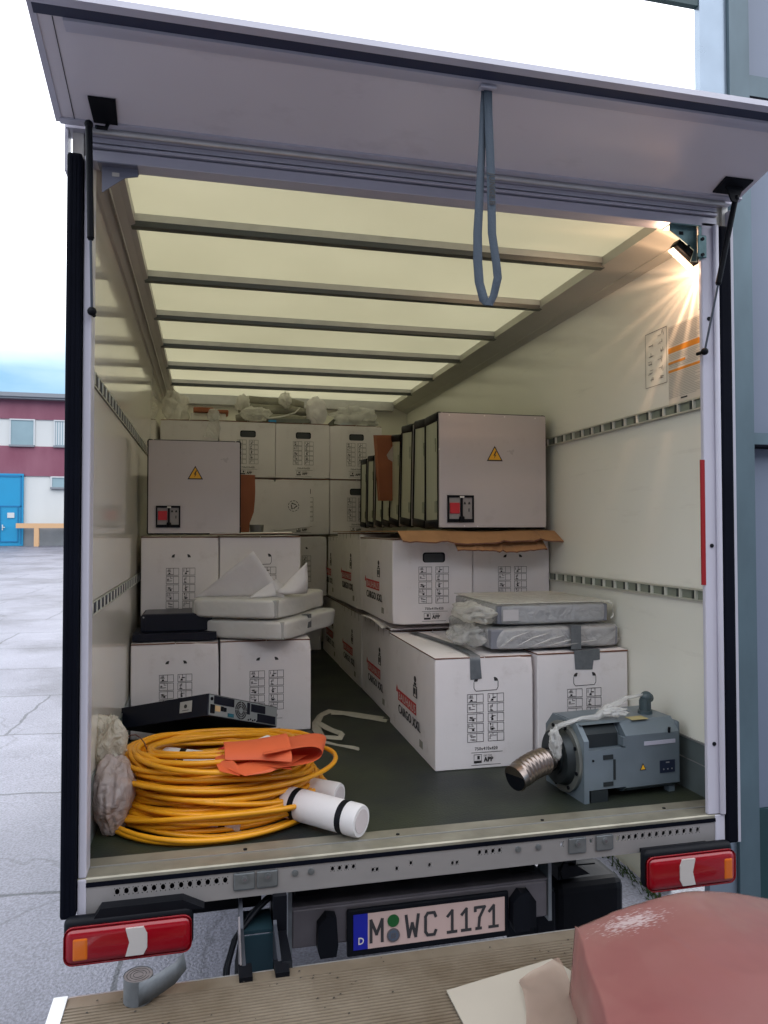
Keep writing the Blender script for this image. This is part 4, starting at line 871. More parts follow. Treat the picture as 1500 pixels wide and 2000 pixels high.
b = MB(); b.cyl((.272, 1.95, .962), (.272, 1.95, 1.008), .036, .040, n=24); o = b.build('tape_roll', mat('cup_grey', (.13, .13, .12), .5, metal=.3), origin=(.272, 1.95, .96)); tag(o, 'small dark grey roll beside the left cabinet, below the recycling-marked board', 'tape roll')

# ------------------------------------------------------------------ wrapped things on top of the back stack
def crumple(name, label, cat, c, r, m_, seed, jit=.35, js=3., flat=None, sub=4, group=None):
    b = MB(); b.sphere(c, r, sub, 0, jit, js, seed, flat); o = b.build(name, m_, origin=(c[0], c[1], flat if flat is not None else c[2]-r[2])); return tag(o, label, cat, group)
zt = 1.806
G_ = None
crumple('plastic_bag', 'milky crumpled bag in the far left upper corner above the back stack', 'plastic bag', (-.24, 3.62, 1.91), (.10, .14, .125), film, 3, .4, 2.6, zt)
b = MB(); b.rbox(-.12, .14, 3.52, 3.78, zt+.002, zt+.06, .01, m=0); b.rbox(-.10, .05, 3.50, 3.72, zt+.062, zt+.10, .008, m=1); b.rbox(.02, .16, 3.50, 3.7, zt+.061, zt+.085, .008, m=1)
o = b.build('wrapped_parcel', [film, kraft_red], origin=(0, 3.6, zt)); tag(o, 'small parcel with brown card showing, on the top left of the back stack', 'parcel')
crumple('plastic_bag', 'small knotted bag hanging over the front of the top left box', 'plastic bag', (.05, 3.47, 1.84), (.05, .05, .05), film_clear, 5, .4, 3, zt-.01, sub=3)
b = MB(); b.add([(.03, 3.435, 1.85), (.075, 3.432, 1.85), (.10, 3.436, 1.74), (.085, 3.438, 1.66), (-.03, 3.436, 1.67), (.0, 3.434, 1.75)], [(0,5,2,1), (5,4,3,2)], 0); o = b.build('film_strip', film_clear, origin=(.04, 3.435, 1.66)); tag(o, 'strip of clear film hanging down the top left box of the back stack', 'film')
b = MB()
for k, (z, y) in enumerate(((1.845, 3.62), (1.925, 3.68), (1.99, 3.72))):
    b.tube([(.22+.02*k, y, z), (.32, y-.02, z+.01), (.5, y, z), (.66, y+.01, z+.006), (.80-.02*k, y, z-.004)], [.030, .042, .045, .044, .028], 12, 0)
o = b.build('wrapped_bundle', mat('bundle_grey', (.32, .31, .24), .5, var=.4, vscale=9, trans=.1, bump=.4), origin=(.5, 3.65, zt)); tag(o, 'long grey film-wrapped bundle lying across the middle of the back stack', 'bundle')
b = MB(); b.sphere((.36, 3.52, 1.865), (.12, .07, .058), 4, 0, .4, 3, 8, zt); b.sphere((.27, 3.60, 1.96), (.06, .07, .07), 3, 0, .5, 3, 9); b.sphere((.60, 3.60, 2.0), (.05, .06, .06), 3, 0, .5, 3, 12); o = b.build('bundle_film', film, origin=(.36, 3.5, zt)); tag(o, 'crumpled milky film gathered at the front of the long grey bundle', 'plastic film')
crumple('plastic_bag', 'upright white bag between the long bundle and the right end bag', 'plastic bag', (.84, 3.56, 1.90), (.085, .08, .12), foam, 14, .35, 1.9, zt)
crumple('plastic_bag', 'flat crumpled bag on the right end of the back stack', 'plastic bag', (1.15, 3.60, 1.885), (.19, .10, .085), film_clear, 21, .55, 2.4, zt)
b = MB(); b.rbox(.98, 1.33, 3.62, 3.9, zt+.002, zt+.065, .01); b.box(1.05, 1.12, 3.605, 3.618, zt+.005, zt+.03, 1); o = b.build('dark_case', [mat('dk_case', (.05, .055, .04), .5), blue_tape], origin=(1.2, 3.7, zt)); tag(o, 'dark flat case with blue tape on the right end of the back stack', 'case')
b = MB(); b.rbox(.46, .78, 3.52, 3.58, zt+.002, zt+.04, .008); b.box(.46, .52, 3.512, 3.52, zt+.004, zt+.022, 1); b.tube([(.44, 3.49, 1.835), (.55, 3.488, 1.85), (.66, 3.49, 1.885), (.70, 3.49, 1.93)], .006, 6, 2); o = b.build('grey_tray', [mat('tray', (.13, .14, .12), .5), blue_tape, film], origin=(.6, 3.55, zt)); tag(o, 'grey tray with blue tape in front of the long bundle', 'tray')

# ------------------------------------------------------------------ wrapped packages
def wrapped(name, label, T, x0, x1, y0, y1, z0, z1, inner, outer, bulge, seed, cuts=11, group=None):
    root = thing(name, label, 'package', tuple(T.translation), group); PO[root.name] = Vector((0,0,0)); root.location = (0,0,0)
    PO[root.name] = Vector((0,0,0))
    if inner:
        k_ = .012 if outer is film_clear else .016
        b = MB(T); b.rbox(x0+k_, x1-k_, y0+k_*.9, y1-k_, z0+.008, z1-.008, .006); b.build('device', inner, root)
    b = MB(T); bm = bmesh.new(); bmesh.ops.create_cube(bm, size=1); bmesh.ops.subdivide_edges(bm, edges=bm.edges[:], cuts=cuts, use_grid_fill=True)
    hx, hy, hz = (x1-x0)/2, (y1-y0)/2, (z1-z0)/2
    for v in bm.verts:
        c = v.co*2; l = (abs(c.x)**11+abs(c.y)**11+abs(c.z)**11)**(1/11); c = c/max(l, .001)
        p = Vector((c.x*hx, c.y*hy, c.z*hz)); q = p*6 + Vector((seed*3.3, 0, seed)); w = noise.noise(q)*.6 + .5*abs(noise.noise(q*1.9+Vector((4,4,4))))
        e = max(0, abs(c.x)-.75)*4 if bulge > .01 else .3
        p += Vector((c.x, c.y*.7, c.z*.25))*(bulge*w*(.35+e))
        v.co = Vector(((x0+x1)/2, (y0+y1)/2, (z0+z1)/2)) + p
        v.co.z = max(v.co.z, z0)
    bm.verts.index_update(); b.bm(bm, 0, True); o = b.build('wrapping', outer, root); add_mod(o, 1)
    return root
Tr = Matrix()
dev_g = mat('device_grey', (.19, .20, .23), .45); dev_l = mat('device_pale', (.42, .42, .41), .5)
w1 = wrapped('wrapped_package', 'lower film-wrapped package on the boxes near the right wall, grey tape round it', TR((0,0,0)), 1.145, 1.755, .675, 1.25, .470, .566, dev_g, film_clear, .034, 4)
w2_r = wrapped('wrapped_package', 'upper film-wrapped grey package on the right, white label on its front', TR((0,0,0)), 1.185, 1.725, .705, 1.27, .570, .662, dev_g, film_clear, .010, 7)
q = MB(); q.box(1.505, 1.552, .6535, .6545, .470, .568); q.box(1.505, 1.552, .655, .70, .568, .569); q.build('duct_tape_band', tape_m, w1)
q = MB(); q.sphere((1.115, .86, .515), (.075, .16, .045), 4, 0, .5, 2.4, 4, .472); q.sphere((1.775-.03, .85, .50), (.035, .15, .03), 3, 0, .5, 2, 6, .472)
for k in range(5): q.tube([(1.19+.07*k, .664-.004*k, .49), (1.25+.08*k, .660, .53-.008*k), (1.33+.075*k, .664, .552-.012*k)], [.0015, .004, .001], 5)
q.build('loose_film', film_clear, w1)
q = MB(); q.rbox(1.215, 1.285, .6945, .6955, .592, .640, .0003, 1); q.build('label', mat('label_white', (.5, .48, .48), .5), w2_r)
q = MB(); q.sphere((1.145, .86, .615), (.075, .20, .045), 4, 0, .45, 2.2, 11); q.box(1.19, 1.72, .70, 1.26, .664, .667); q.tube([(1.735, .75, .655), (1.750, .74, .65), (1.752, .735, .60), (1.74, .735, .585)], .004, 6); q.build('loose_film', film, w2_r)
T3 = TR((.362, 1.285, 0), rz=rad(-31)); T4 = TR((.335, 1.300, 0), rz=rad(-27))
w3 = wrapped('wrapped_package', 'lower foam-wrapped package on the left pair of boxes, strip of grey tape on its side', T3, -.475, 0, 0, .69, .450, .548, dev_l, foam_thin, .012, 9)
w4 = wrapped('wrapped_package', 'upper foam-wrapped package with foam sheet corners standing up', T4, -.475, 0, 0, .72, .550, .650, dev_l, foam_thin, .012, 13)
q = MB(T3); q.box(-.003+.005, .006, .26, .30, .485, .552); q.box(-.03, .004, .26, .30, .548, .552); q.build('duct_tape_band', tape_m, w3)
q = MB()
def sheet(pts, n_=10, curl=.0):
    a, b_, c_ = [Vector(p) for p in pts]; vs = []; fs = []; idx = {}
    for i in range(n_+1):
        for j in range(n_+1-i):
            u, v = i/n_, j/n_; w = 1-u-v; p = a*w + b_*u + c_*v; p += Vector((0, curl*math.sin(math.pi*u)*(1-v), 0)) + Vector((0, .008*noise.noise(p*7), 0)); idx[(i, j)] = len(vs); vs.append(p)
    for i in range(n_):
        for j in range(n_-i):
            fs.append((idx[(i,j)], idx[(i+1,j)], idx[(i,j+1)]))
            if i+j < n_-1: fs.append((idx[(i+1,j)], idx[(i+1,j+1)], idx[(i,j+1)]))
    q.add(vs, fs, 0, True)
sheet([(-.055, 1.545, .640), (.375, 1.41, .650), (.222, 1.44, .875)], 14, .05)
sheet([(.20, 1.40, .652), (.42, 1.52, .655), (.335, 1.46, .735)], 8, -.03)
sheet([(.33, 1.42, .675), (.50, 1.55, .655), (.492, 1.48, .815)], 10, -.07)
so_ = q.build('foam_sheet', foam, w4); sm = so_.modifiers.new('t', 'SOLIDIFY'); sm.thickness = .003

# ------------------------------------------------------------------ flat black device on the left box
dv_ = thing('rack_device', 'flat black rack device resting on the left box, behind the amplifier', 'rack device', (-.18, 1.55, .452))
MB().rbox(-.300, .03, 1.50, 1.73, .490, .572, .003).build('body', dkblue, dv_)
b = MB(); b.box(-.335, .05, 1.44, 1.70, .4525, .488); b.build('tray', dkblue, dv_)
b = MB(); b.box(-.29, .03, 1.51, 1.73, .5725, .5745); b.build('lid', mat('lid_grey', (.06, .06, .07), .35, metal=.4), dv_)
b = MB(); b.box(-.303, -.28, 1.496, 1.499, .495, .568, 0); b.cyl((-.30+.01, 1.494, .56), (-.29, 1.497, .56), .004, m=1); b.build('mounting_ear', [dkblue, alu], dv_)

# ------------------------------------------------------------------ amplifier / rack unit lying on the coil
Cb_ = Vector((.008, .80, .243)); av = Vector((.301, .30, -.140)).normalized(); bv = Vector((-.388, .34, -.12)); bv = (bv - av*bv.dot(av)).normalized(); cv = bv.cross(av).normalized()
if cv.z < 0: cv = -cv
Mt = Matrix(((av.x, bv.x, cv.x, Cb_.x), (av.y, bv.y, cv.y, Cb_.y), (av.z, bv.z, cv.z, Cb_.z), (0,0,0,1)))
WA, LA, HA = .445, .49, .088
ap = thing('rack_amplifier', 'black rack unit tilted on the yellow cable, connector panel with round fan grille facing out', 'rack unit', tuple(Cb_)); 
MB(Mt).rbox(0, WA, .0, LA, 0, HA, .002, 1).build('body', dkblue, ap)
b = MB(Mt); b.box(-.022, WA+.022, LA, LA+.004, .0, HA, 0)
for z in (.012, .028, HA-.028, HA-.012): b.cyl((-.012, LA-.001, z), (-.012, LA+.005, z), .0042, n=10, m=1)
b.build('rack_ear', [dkblue, alu], ap)
q = MB(Mt); q.box(.004, WA-.004, -.003, -.0005, .004, HA-.004); q.build('rear_panel', mat('amp_panel', (.33, .36, .37), .35, metal=.4, var=.08), ap)
def pr(nm, x0, x1, z0, z1, m_, d=.003): MB(Mt).box(x0, x1, -.003-d, -.0028, z0, z1).build(nm, m_, ap)
pr('info_panel', .030, .15, .050, .082, dkblue); pr('info_panel', .262, .355, .046, .078, dkblue); pr('cover_plate', .305, .425, .008, .042, dkblue, .004); pr('power_inlet', .010, .032, .012, .046, black, .005); pr('vent_slot', .236, .252, .032, .080, dkblue)
q = MB(Mt); q.cyl((.016, -.006, .068), (.016, -.003, .068), .007, m=0); q.box(.038, .068, -.0045, -.003, .022, .044, 1); q.box(.072, .088, -.0060, -.003, .026, .044, 0); q.box(.092, .104, -.006, -.003, .026, .042, 0); q.box(.115, .150, -.006, -.003, .008, .022, 2)
for k in range(6): q.cyl((.245+.014*k, -.006, .010+.004*(k % 2)), (.245+.014*k, -.003, .010+.004*(k % 2)), .0035, n=8, m=0)
q.build('connector', [black, mat('amp_label', (.6, .42, .22), .5), mat('teal_plug', (.01, .10, .15), .5)], ap)
q = MB(Mt); cx, cz = .196, .043
def ring(r0, r1, yy, m):
    N = 28; vs = []
    for k in range(N): a = 2*math.pi*k/N; vs += [(cx+r0*math.cos(a), yy, cz+r0*math.sin(a)), (cx+r1*math.cos(a), yy, cz+r1*math.sin(a))]
    q.add(vs, [(2*k, 2*((k+1) % N), 2*((k+1) % N)+1, 2*k+1) for k in range(N)], m)
for r0, r1 in ((.031, .037), (.022, .028), (.013, .019)): ring(r0, r1, -.0042, 0)
q.box(cx-.001, cx+.001, -.0052, -.0042, cz-.037, cz+.037, 1); q.box(cx-.037, cx+.037, -.0052, -.0042, cz-.001, cz+.001, 1)
q.build('fan_grille', [ink, mat('amp_grille', (.35, .38, .38), .4)], ap)
q = MB(Mt); q.rbox(-.002, -.0006, .085, .150, .026, .070, .0004, 1); q.build('label', mat('amp_lbl', (.42, .42, .40), .5), ap)
q = MB(Mt); q.cyl((-.0035, .118, .050), (-.002, .118, .050), .008, n=10); q.box(-.003, -.002, .10, .135, .033, .035); q.build('label_mark', ink, ap)

# ------------------------------------------------------------------ yellow cable coil
cc = MB(); rc = random.Random(11)
CX, CY = .070, .520
def loop(rx, ry, z, tilt, cx=CX, cy=CY, ph=0, wob=.012, zb=0., n_=72):
    pts = []
    for i in range(n_):
        a = 2*math.pi*i/n_; w = wob*math.sin(2*a+ph) + wob*.6*math.sin(3*a+2*ph)
        x = cx + (rx+w)*math.cos(a); y = cy + (ry+w)*math.sin(a); zz = z + tilt*math.sin(a) + zb*math.sin(2*a+ph*1.7)
        pts.append((x, y, max(.011, zz)))
    return pts
ids = []
for k in range(54):
    t = k/53
    lay = t
    rx = .372 - .095*lay + rc.uniform(-.030, .022); ry = rx*.93 + rc.uniform(-.026, .014)
    if k % 4 == 1: rx -= .045; ry -= .045
    z = .016 + lay*.190; tilt = -.022*lay + rc.uniform(-.008, .008)
    cc.tube(loop(rx, ry, z, tilt, CX - .02 + rc.uniform(-.014, .014), CY + rc.uniform(-.016, .016), rc.uniform(0, 6.28), rc.uniform(.003, .013), rc.uniform(.0, .026)), .0086, 8, 0, True)
# loose outer strands
cc.tube(loop(.385, .385, .014, .0, CX-.02, CY-.0, 1.0, .010, .002), .0086, 8, 0, True)
cc.tube(loop(.375, .36, .060, .0, CX-.02, CY-.02, 2.6, .014, .03), .0086, 8, 0, True)
cc.tube(loop(.385, .31, .130, -.02, CX+.01, CY-.01, .3, .010, .012), .0086, 8, 0, True)
cc.tube(loop(.335, .31, .190, -.02, CX, CY, 4.1, .016, .012), .0086, 8, 0, True)
cc.tube(loop(.285, .27, .205, -.02, CX-.02, CY+.01, 5.1, .016, .01), .0086, 8, 0, True)
for k in range(5):   # over-bent bights at the back left
    a0 = rad(120+12*k); pts = []
    for i in range(12): a = a0 + i*.13; pts.append((CX-.02+(.33-.012*k)*math.cos(a), CY+(.31-.012*k)*math.sin(a), .165+.030*math.sin(math.pi*i/11)+.006*k))
    cc.tube(pts, .0086, 8)
co = cc.build('cable_coil', cable_m, origin=(CX, CY, 0)); tag(co, 'large coil of thick yellow cable lying on the truck floor', 'cable coil')
q = MB(); pts = []
for i in range(22): a = 2*math.pi*i/22; pts.append((-.245+.055*math.cos(a), .50+.012*math.sin(a)*1.2, .145+.115*math.sin(a)))
q.tube(pts[:18], .0022, 6); q.tube([(-.255, .44, .10), (-.285, .40, .115), (-.315, .38, .112)], .0022, 6); o = q.build('tie_wire', mat('tie', (.09, .03, .02), .6), origin=(-.245, .5, .03)); tag(o, 'dark brown tie wire looped around the left side of the yellow coil', 'wire')
# white rolls
def roll(name, label, p0, p1, r, straps, group='white rolls with black straps'):
    p0, p1 = Vector(p0), Vector(p1); t = thing(name, label, 'roll', tuple(p0), group); d = p1-p0
    b = MB(); b.tube([p0, p0+d*.02, p0+d*.05, p0.lerp(p1, .5), p1-d*.05, p1-d*.02, p1], [r*.9, r*.97, r, r*1.005, r, r*.98, r*.93], 28, 0); b.build('foam_tube', foam, t)
    e = MB(); e.cyl(p1, p1+d.normalized()*.0015, r*.72, n=24); e.build('end_disc', mat('roll_end', (.58, .52, .52), .7), t)
    for k in straps:
        q = MB(); c = p0+d*k; q.cyl(c-d.normalized()*.011, c+d.normalized()*.011, r*1.018, n=28, caps=False); q.build('strap', black, t)
    return t
roll('foam_roll', 'white roll with two black straps in front of the coil, nearest the sill', (.265, .285, .066), (.480, .078, .057), .051, (.17, .80))
roll('foam_roll', 'white roll half under the right rim of the coil', (.22, .52, .055), (.455, .335, .05), .045, ())
roll('foam_roll', 'white roll lying under the front of the coil', (-.08, .270, .040), (.115, .215, .040), .036, (.72,))
roll('foam_roll', 'white roll inside the coil at its far side', (-.16, .66, .13), (.10, .60, .10), .042, (.30, .95))
roll('foam_roll', 'short white roll end poking up inside the coil behind the orange sheet', (.12, .52, .16), (.235, .58, .185), .028, (.45,))
# orange sheet
def strip_sheet(prof, wdir, w, m_, nm, label, cat, origin, n_=10):
    b = MB(); vs = []; wd = Vector(wdir).normalized()
    for i, p in enumerate(prof):
        for j in range(n_+1):
            t = j/n_-.5; pp = Vector(p) + wd*w*t; pp.z += .006*noise.noise(pp*9); vs.append(pp)
    k = n_+1; b.add(vs, [(i*k+j, i*k+j+1, (i+1)*k+j+1, (i+1)*k+j) for i in range(len(prof)-1) for j in range(n_)], 0, True)
    o = b.build(nm, m_, origin=origin); s_ = o.modifiers.new('t', 'SOLIDIFY'); s_.thickness = .0015; return tag(o, label, cat)
os_ = thing('orange_sheet', 'folded orange plastic sheet draped over the right side of the coil', 'plastic sheet', (.22, .32, .2))
def orange(profile, y_dir, w, nm):
    b = MB(); n_ = 10; vs = []; wd = Vector(y_dir)
    for p in profile:
        for j in range(n_+1): t = j/n_-.5; pp = Vector(p)+wd*w*t; pp.z += .004*noise.noise(pp*8); vs.append(pp)
    k = n_+1; b.add(vs, [(i*k+j, i*k+j+1, (i+1)*k+j+1, (i+1)*k+j) for i in range(len(profile)-1) for j in range(n_)], 0, True)
    o = b.build(nm, orange_cloth, os_); s_ = o.modifiers.new('t', 'SOLIDIFY'); s_.thickness = .0015; add_mod(o, 1)
# tube-like rolled part pointing to the right: cross-section in the y-z plane swept along x
def swept(nm, x0, x1, sec, k0=1., k1=1., yaw=0., n_=14):
    b = MB(); vs = []
    for i in range(n_+1):
        t = i/n_; x = x0+(x1-x0)*t; k = k0+(k1-k0)*t*t
        for (y, z) in sec: yy = .30+(y-.30)*k; zz = .235+(z-.235)*k; vs.append(Vector((x, yy+yaw*t, zz + .004*noise.noise(Vector((x*9, y*9, z*9))))))
    m_ = len(sec); b.add(vs, [(i*m_+j, i*m_+j+1, (i+1)*m_+j+1, (i+1)*m_+j) for i in range(n_) for j in range(m_-1)], 0, True)
    o = b.build(nm, orange_cloth, os_); s_ = o.modifiers.new('t', 'SOLIDIFY'); s_.thickness = .0015; add_mod(o, 1)
swept('fold', .060, .270, [(.20, .222), (.22, .214), (.30, .218), (.36, .226), (.385, .245), (.365, .268), (.31, .276), (.25, .268), (.215, .250), (.205, .236)], .85, 1.35, -.035)
def loop_fold(nm, sec, y0, y1, n_=10):
    b = MB(); vs = []
    for i in range(n_+1):
        t = i/n_; y = y0+(y1-y0)*t
        for (x, z) in sec: vs.append(Vector((x+.05*t, y+.10*(x-.3), z-.02*t*(z > .23)+.004*noise.noise(Vector((x*9, y*9, 1))))))
    m_ = len(sec); b.add(vs, [(i*m_+j, i*m_+j+1, (i+1)*m_+j+1, (i+1)*m_+j) for i in range(n_) for j in range(m_-1)], 0, True)
    o = b.build(nm, orange_cloth, os_); s_ = o.modifiers.new('t', 'SOLIDIFY'); s_.thickness = .0015; add_mod(o, 1)
loop_fold('loop', [(.17, .262), (.22, .268), (.28, .275), (.33, .278), (.365, .268), (.375, .248), (.36, .228), (.32, .219), (.27, .217), (.20, .216)], .165, .40)
b = MB(); b.add([(.035, .33, .240), (.09, .20, .236), (.115, .175, .212), (.105, .15, .205), (.045, .19, .212), (.03, .25, .226)], [(0,1,2,3,4,5)]); b.add([(.07, .19, .218), (.12, .13, .210), (.20, .155, .208), (.28, .19, .222), (.33, .22, .235), (.20, .24, .236)], [(0,1,2,3,4,5)])
b.build('fold', orange_cloth, os_)
b = MB(); b.tube([(.04, .37, .225), (.08, .42, .222), (.13, .45, .225), (.09, .40, .235)], [.004, .010, .008, .003], 6); b.build('red_lining', mat('red_lining', (.45, .01, .012), .6), os_)
# crumpled bag beside the left pillar
bg_ = thing('plastic_bag', 'crumpled milky plastic bag squeezed between the coil and the left pillar', 'plastic bag', (-.3, .33, 0)); PO[bg_.name] = Vector((-.3, .33, 0))
b = MB(); b.sphere((-.290, .345, .115), (.066, .11, .125), 5, 0, .20, 1.7, 31, .003); b.build('bag', mat('bag_pinkish', (.58, .50, .48), .22, trans=.3, alpha=.72, crinkle=.6, cscale=16), bg_)
b = MB(); b.sphere((-.312, .42, .255), (.055, .07, .10), 5, 0, .42, 2.0, 33); b.build('bag_neck', mat('bag_neck_m', (.74, .70, .60), .25, trans=.35, alpha=.68, crinkle=.8, cscale=24), bg_)
# packing ribbon
rbn = MB(); path = [(.89, 1.50), (.82, 1.57), (.757, 1.63), (.70, 1.68), (.64, 1.72), (.585, 1.65), (.545, 1.52), (.528, 1.38), (.53, 1.27)]
def flatstrip(path, w, z, seed, m=0):
    vs = []; rr = random.Random(seed)
    for i, p in enumerate(path):
        a = Vector(path[max(0, i-1)]); c = Vector(path[min(len(path)-1, i+1)]); d = (c-a).normalized(); nr = Vector((-d.y, d.x)); ww = w*(1+rr.uniform(-.25, .25))
        vs += [(p[0]-nr.x*ww, p[1]-nr.y*ww, z+rr.uniform(0, .006)), (p[0], p[1], z+.012+rr.uniform(0, .006)), (p[0]+nr.x*ww, p[1]+nr.y*ww, z+rr.uniform(0, .006))]
    rbn.add(vs, [(3*i, 3*i+1, 3*i+4, 3*i+3) for i in range(len(path)-1)] + [(3*i+1, 3*i+2, 3*i+5, 3*i+4) for i in range(len(path)-1)], m, True)
flatstrip(path, .024, .004, 1); flatstrip([(p[0]+.01, p[1]-.045) for p in path[:5]], .012, .004, 2); flatstrip([(.545, 1.50), (.58, 1.36), (.625, 1.24), (.60, 1.17), (.54, 1.20), (.50, 1.22)], .018, .012, 3)
flatstrip([(.53, 1.30), (.48, 1.20), (.45, 1.12)], .008, .006, 4); flatstrip([(.52, 1.15), (.58, 1.08), (.64, 1.02), (.66, 1.00)], .004, .004, 5)
o = rbn.build('plastic_strip', mat('strip_white', (.50, .47, .38), .45, trans=.25, var=.2, vscale=30), origin=(.6, 1.5, 0)); tag(o, 'twisted strip of white plastic film on the floor of the aisle', 'plastic strip')

# ------------------------------------------------------------------ electric motor
mo = thing('electric_motor', 'grey electric motor with a corrugated metal bellows on its shaft, by the right pillar', 'motor', (1.5, .3, 0)); PO[mo.name] = Vector((0,0,0)); mo.location = (0,0,0)
Tm = TR((1.320, .190, 0), rz=rad(4)); PO[mo.name] = Vector((0,0,0))
b = MB(Tm); Hm = .272; Dm = .27; Lm = .395
oct_ = [(0, .03), (.012, .012), (Dm-.02, .012), (Dm, .03), (Dm, Hm-.05), (Dm-.05, Hm), (.05, Hm), (0, Hm-.05)]
b.prism([(0, .040), (0, Hm-.045), (.045, Hm), (Dm-.045, Hm), (Dm, Hm-.045), (Dm, .040), (Dm-.03, .018), (.03, .018)], 'x', .165, Lm)
b.prism([(0, .0), (0, Hm-.052), (.052, Hm), (Dm-.052, Hm), (Dm, Hm-.052), (Dm, .0)], 'x', -.008, .012)
b.prism([(.03, .04), (.03, Hm-.07), (.07, Hm-.003), (Dm-.07, Hm-.003), (Dm-.03, Hm-.07), (Dm-.03, .04)], 'x', .012, .165)
b.prism([(.0, .045), (.0, .185), (.032, .185), (.032, .045)], 'x', .012, .165)
b.prism([(.035, Hm-.003), (.06, Hm+.002), (Dm-.06, Hm+.002), (Dm-.035, Hm-.003)], 'x', .0, .17)
b.box(.155, .168, 0.0, .03, .19, Hm-.05)
b.rbox(Lm, Lm+.018, .012, Dm-.012, .025, Hm-.012, .01, 2); b.box(Lm-.03, Lm-.005, .02, .05, .0, .02); b.box(Lm-.03, Lm-.005, Dm-.05, Dm-.02, 0, .02)
b.build('body', motor_m, mo)
q = MB(Tm); q.prism([(.028, .188), (.028, .235), (.055, .262), (.06, .262), (.06, .188)], 'x', .014, .150); q.box(.07, .11, -.003, .006, .150, .166); q.box(.07, .11, -.003, .006, .055, .07); q.box(.112, .120, -.003, .006, .075, .148); q.box(.02, .09, .002, .02, .0, .042); q.build('recess', motor_d, mo)
q = MB(Tm); q.cyl((.028, -.003, .150), (.028, .0, .150), .004); q.cyl((.352, -.002, .245), (.352, .0, .225), .005); q.build('screw', black, mo)
q = MB(Tm); cy = .135; cz = .135
q.cyl((-.022, cy, cz), (-.008, cy, cz), .128, n=40); q.build('flange', mat('flange', (.26, .27, .25), .35, metal=.6, var=.3), mo)
q = MB(Tm); q.cyl((-.050, cy, cz), (-.022, cy, cz), .095, .105, n=36); q.cyl((-.058, cy, cz), (-.05, cy, cz), .062, n=30); q.cyl((-.10, cy, cz), (-.058, cy, cz), .034, n=24, m=1)
for k in range(8): a = 2*math.pi*k/8+.3; q.cyl((-.026, cy+.114*math.cos(a), cz+.114*math.sin(a)), (-.021, cy+.114*math.cos(a), cz+.114*math.sin(a)), .007, n=10, m=1)
q.build('bearing_cover', [motor_d, black], mo)
# bellows
q = MB(); p0 = Vector((1.240, .300, .132)); p1 = Vector((1.062, .222, .100)); d = p1-p0; pts = []; rs = []
N_ = 66
for i in range(N_+1):
    t = i/N_; pts.append(p0+d*t+Vector((0, 0, .012*math.sin(t*math.pi)))); base = .040+.004*math.sin(t*3)
    if t < .22: r_ = .033 + .012*t/.22
    elif t < .86: r_ = .045 + .0042*math.sin((t-.22)/.64*2*math.pi*7.5)
    else: r_ = .045 + .003*(t-.86)/.14
    rs.append(r_)
q.tube(pts, rs, 28, 0); q.build('bellows', bellow_m, mo)
q = MB(); q.cyl(p0-d*.01, p0+d*.05, .040, n=20); q.build('shaft_coupling', black, mo); q = MB(); q.tube([p1, p1+d.normalized()*.002], .043, 24, 0); q.build('bellows_opening', black, mo)
q = MB(Tm); q.cyl((.330, .11, Hm), (.330, .11, Hm+.055), .020, n=20); q.cyl((.330, .11, Hm+.0), (.330, .11, Hm+.012), .027, n=20); q.sphere((.336, .11, Hm+.062), (.023, .022, .022), 3); q.cyl((.33, .11, Hm+.06), (.36, .12, Hm+.055), .017, n=16)
for k in range(10): a = 2*math.pi*k/10; q.box(.330+.020*math.cos(a)-.001, .330+.020*math.cos(a)+.002, .11+.020*math.sin(a)-.001, .11+.020*math.sin(a)+.002, Hm+.014, Hm+.05)
q.build('connector', mat('conn', (.05, .075, .085), .45), mo)
q = MB(Tm); q.box(.243, .378, -.0025, 0, .186, .200); q.build('name_strip', mat('strip_pale', (.42, .42, .50), .4), mo)
q = MB(Tm); q.box(.310, .375, -.0025, 0, .080, .125, 0)
for k in range(3): q.cyl((.325+.018*k, -.0035, .093), (.325+.018*k, -.002, .093), .003, n=8, m=1)
q.box(.335, .350, -.0032, -.002, .115, .119, 1); q.build('rating_plate', [mat('rp', (.012, .018, .04), .4), alu], mo)
PO[mo.name] = Vector((0,0,0))
q = MB(Tm); q.add([(.222, -.002, .098), (.250, -.002, .098), (.236, -.002, .124)], [(0,1,2)], 0); q.add([(.2265, -.0026, .1010), (.2455, -.0026, .1010), (.236, -.0026, .1185)], [(0,1,2)], 1); q.build('warning_sign', [ink, yellow], mo)
q = MB(Tm); q.box(.215, .285, .03, .075, Hm+.0005, Hm+.0025); q.build('type_label', mat('type_label', (.42, .36, .17), .5), mo)
q = MB(); q.tube([(1.235, .31, .22), (1.26, .27, .262), (1.33, .24, .292), (1.40, .26, .286), (1.45, .28, .305), (1.50, .30, .315), (1.56, .32, .335), (1.64, .32, .345)], [.006, .010, .006, .012, .020, .014, .009, .004], 9)
q.sphere((1.47, .26, .302), (.05, .035, .018), 4, 0, .5, 3, 41); q.sphere((1.235, .26, .20), (.02, .03, .06), 4, 0, .5, 3, 44)
o = q.build('film_wrap', film_clear, origin=(1.4, .27, .29)); tag(o, 'wisp of torn clear film over the top of the electric motor', 'film')

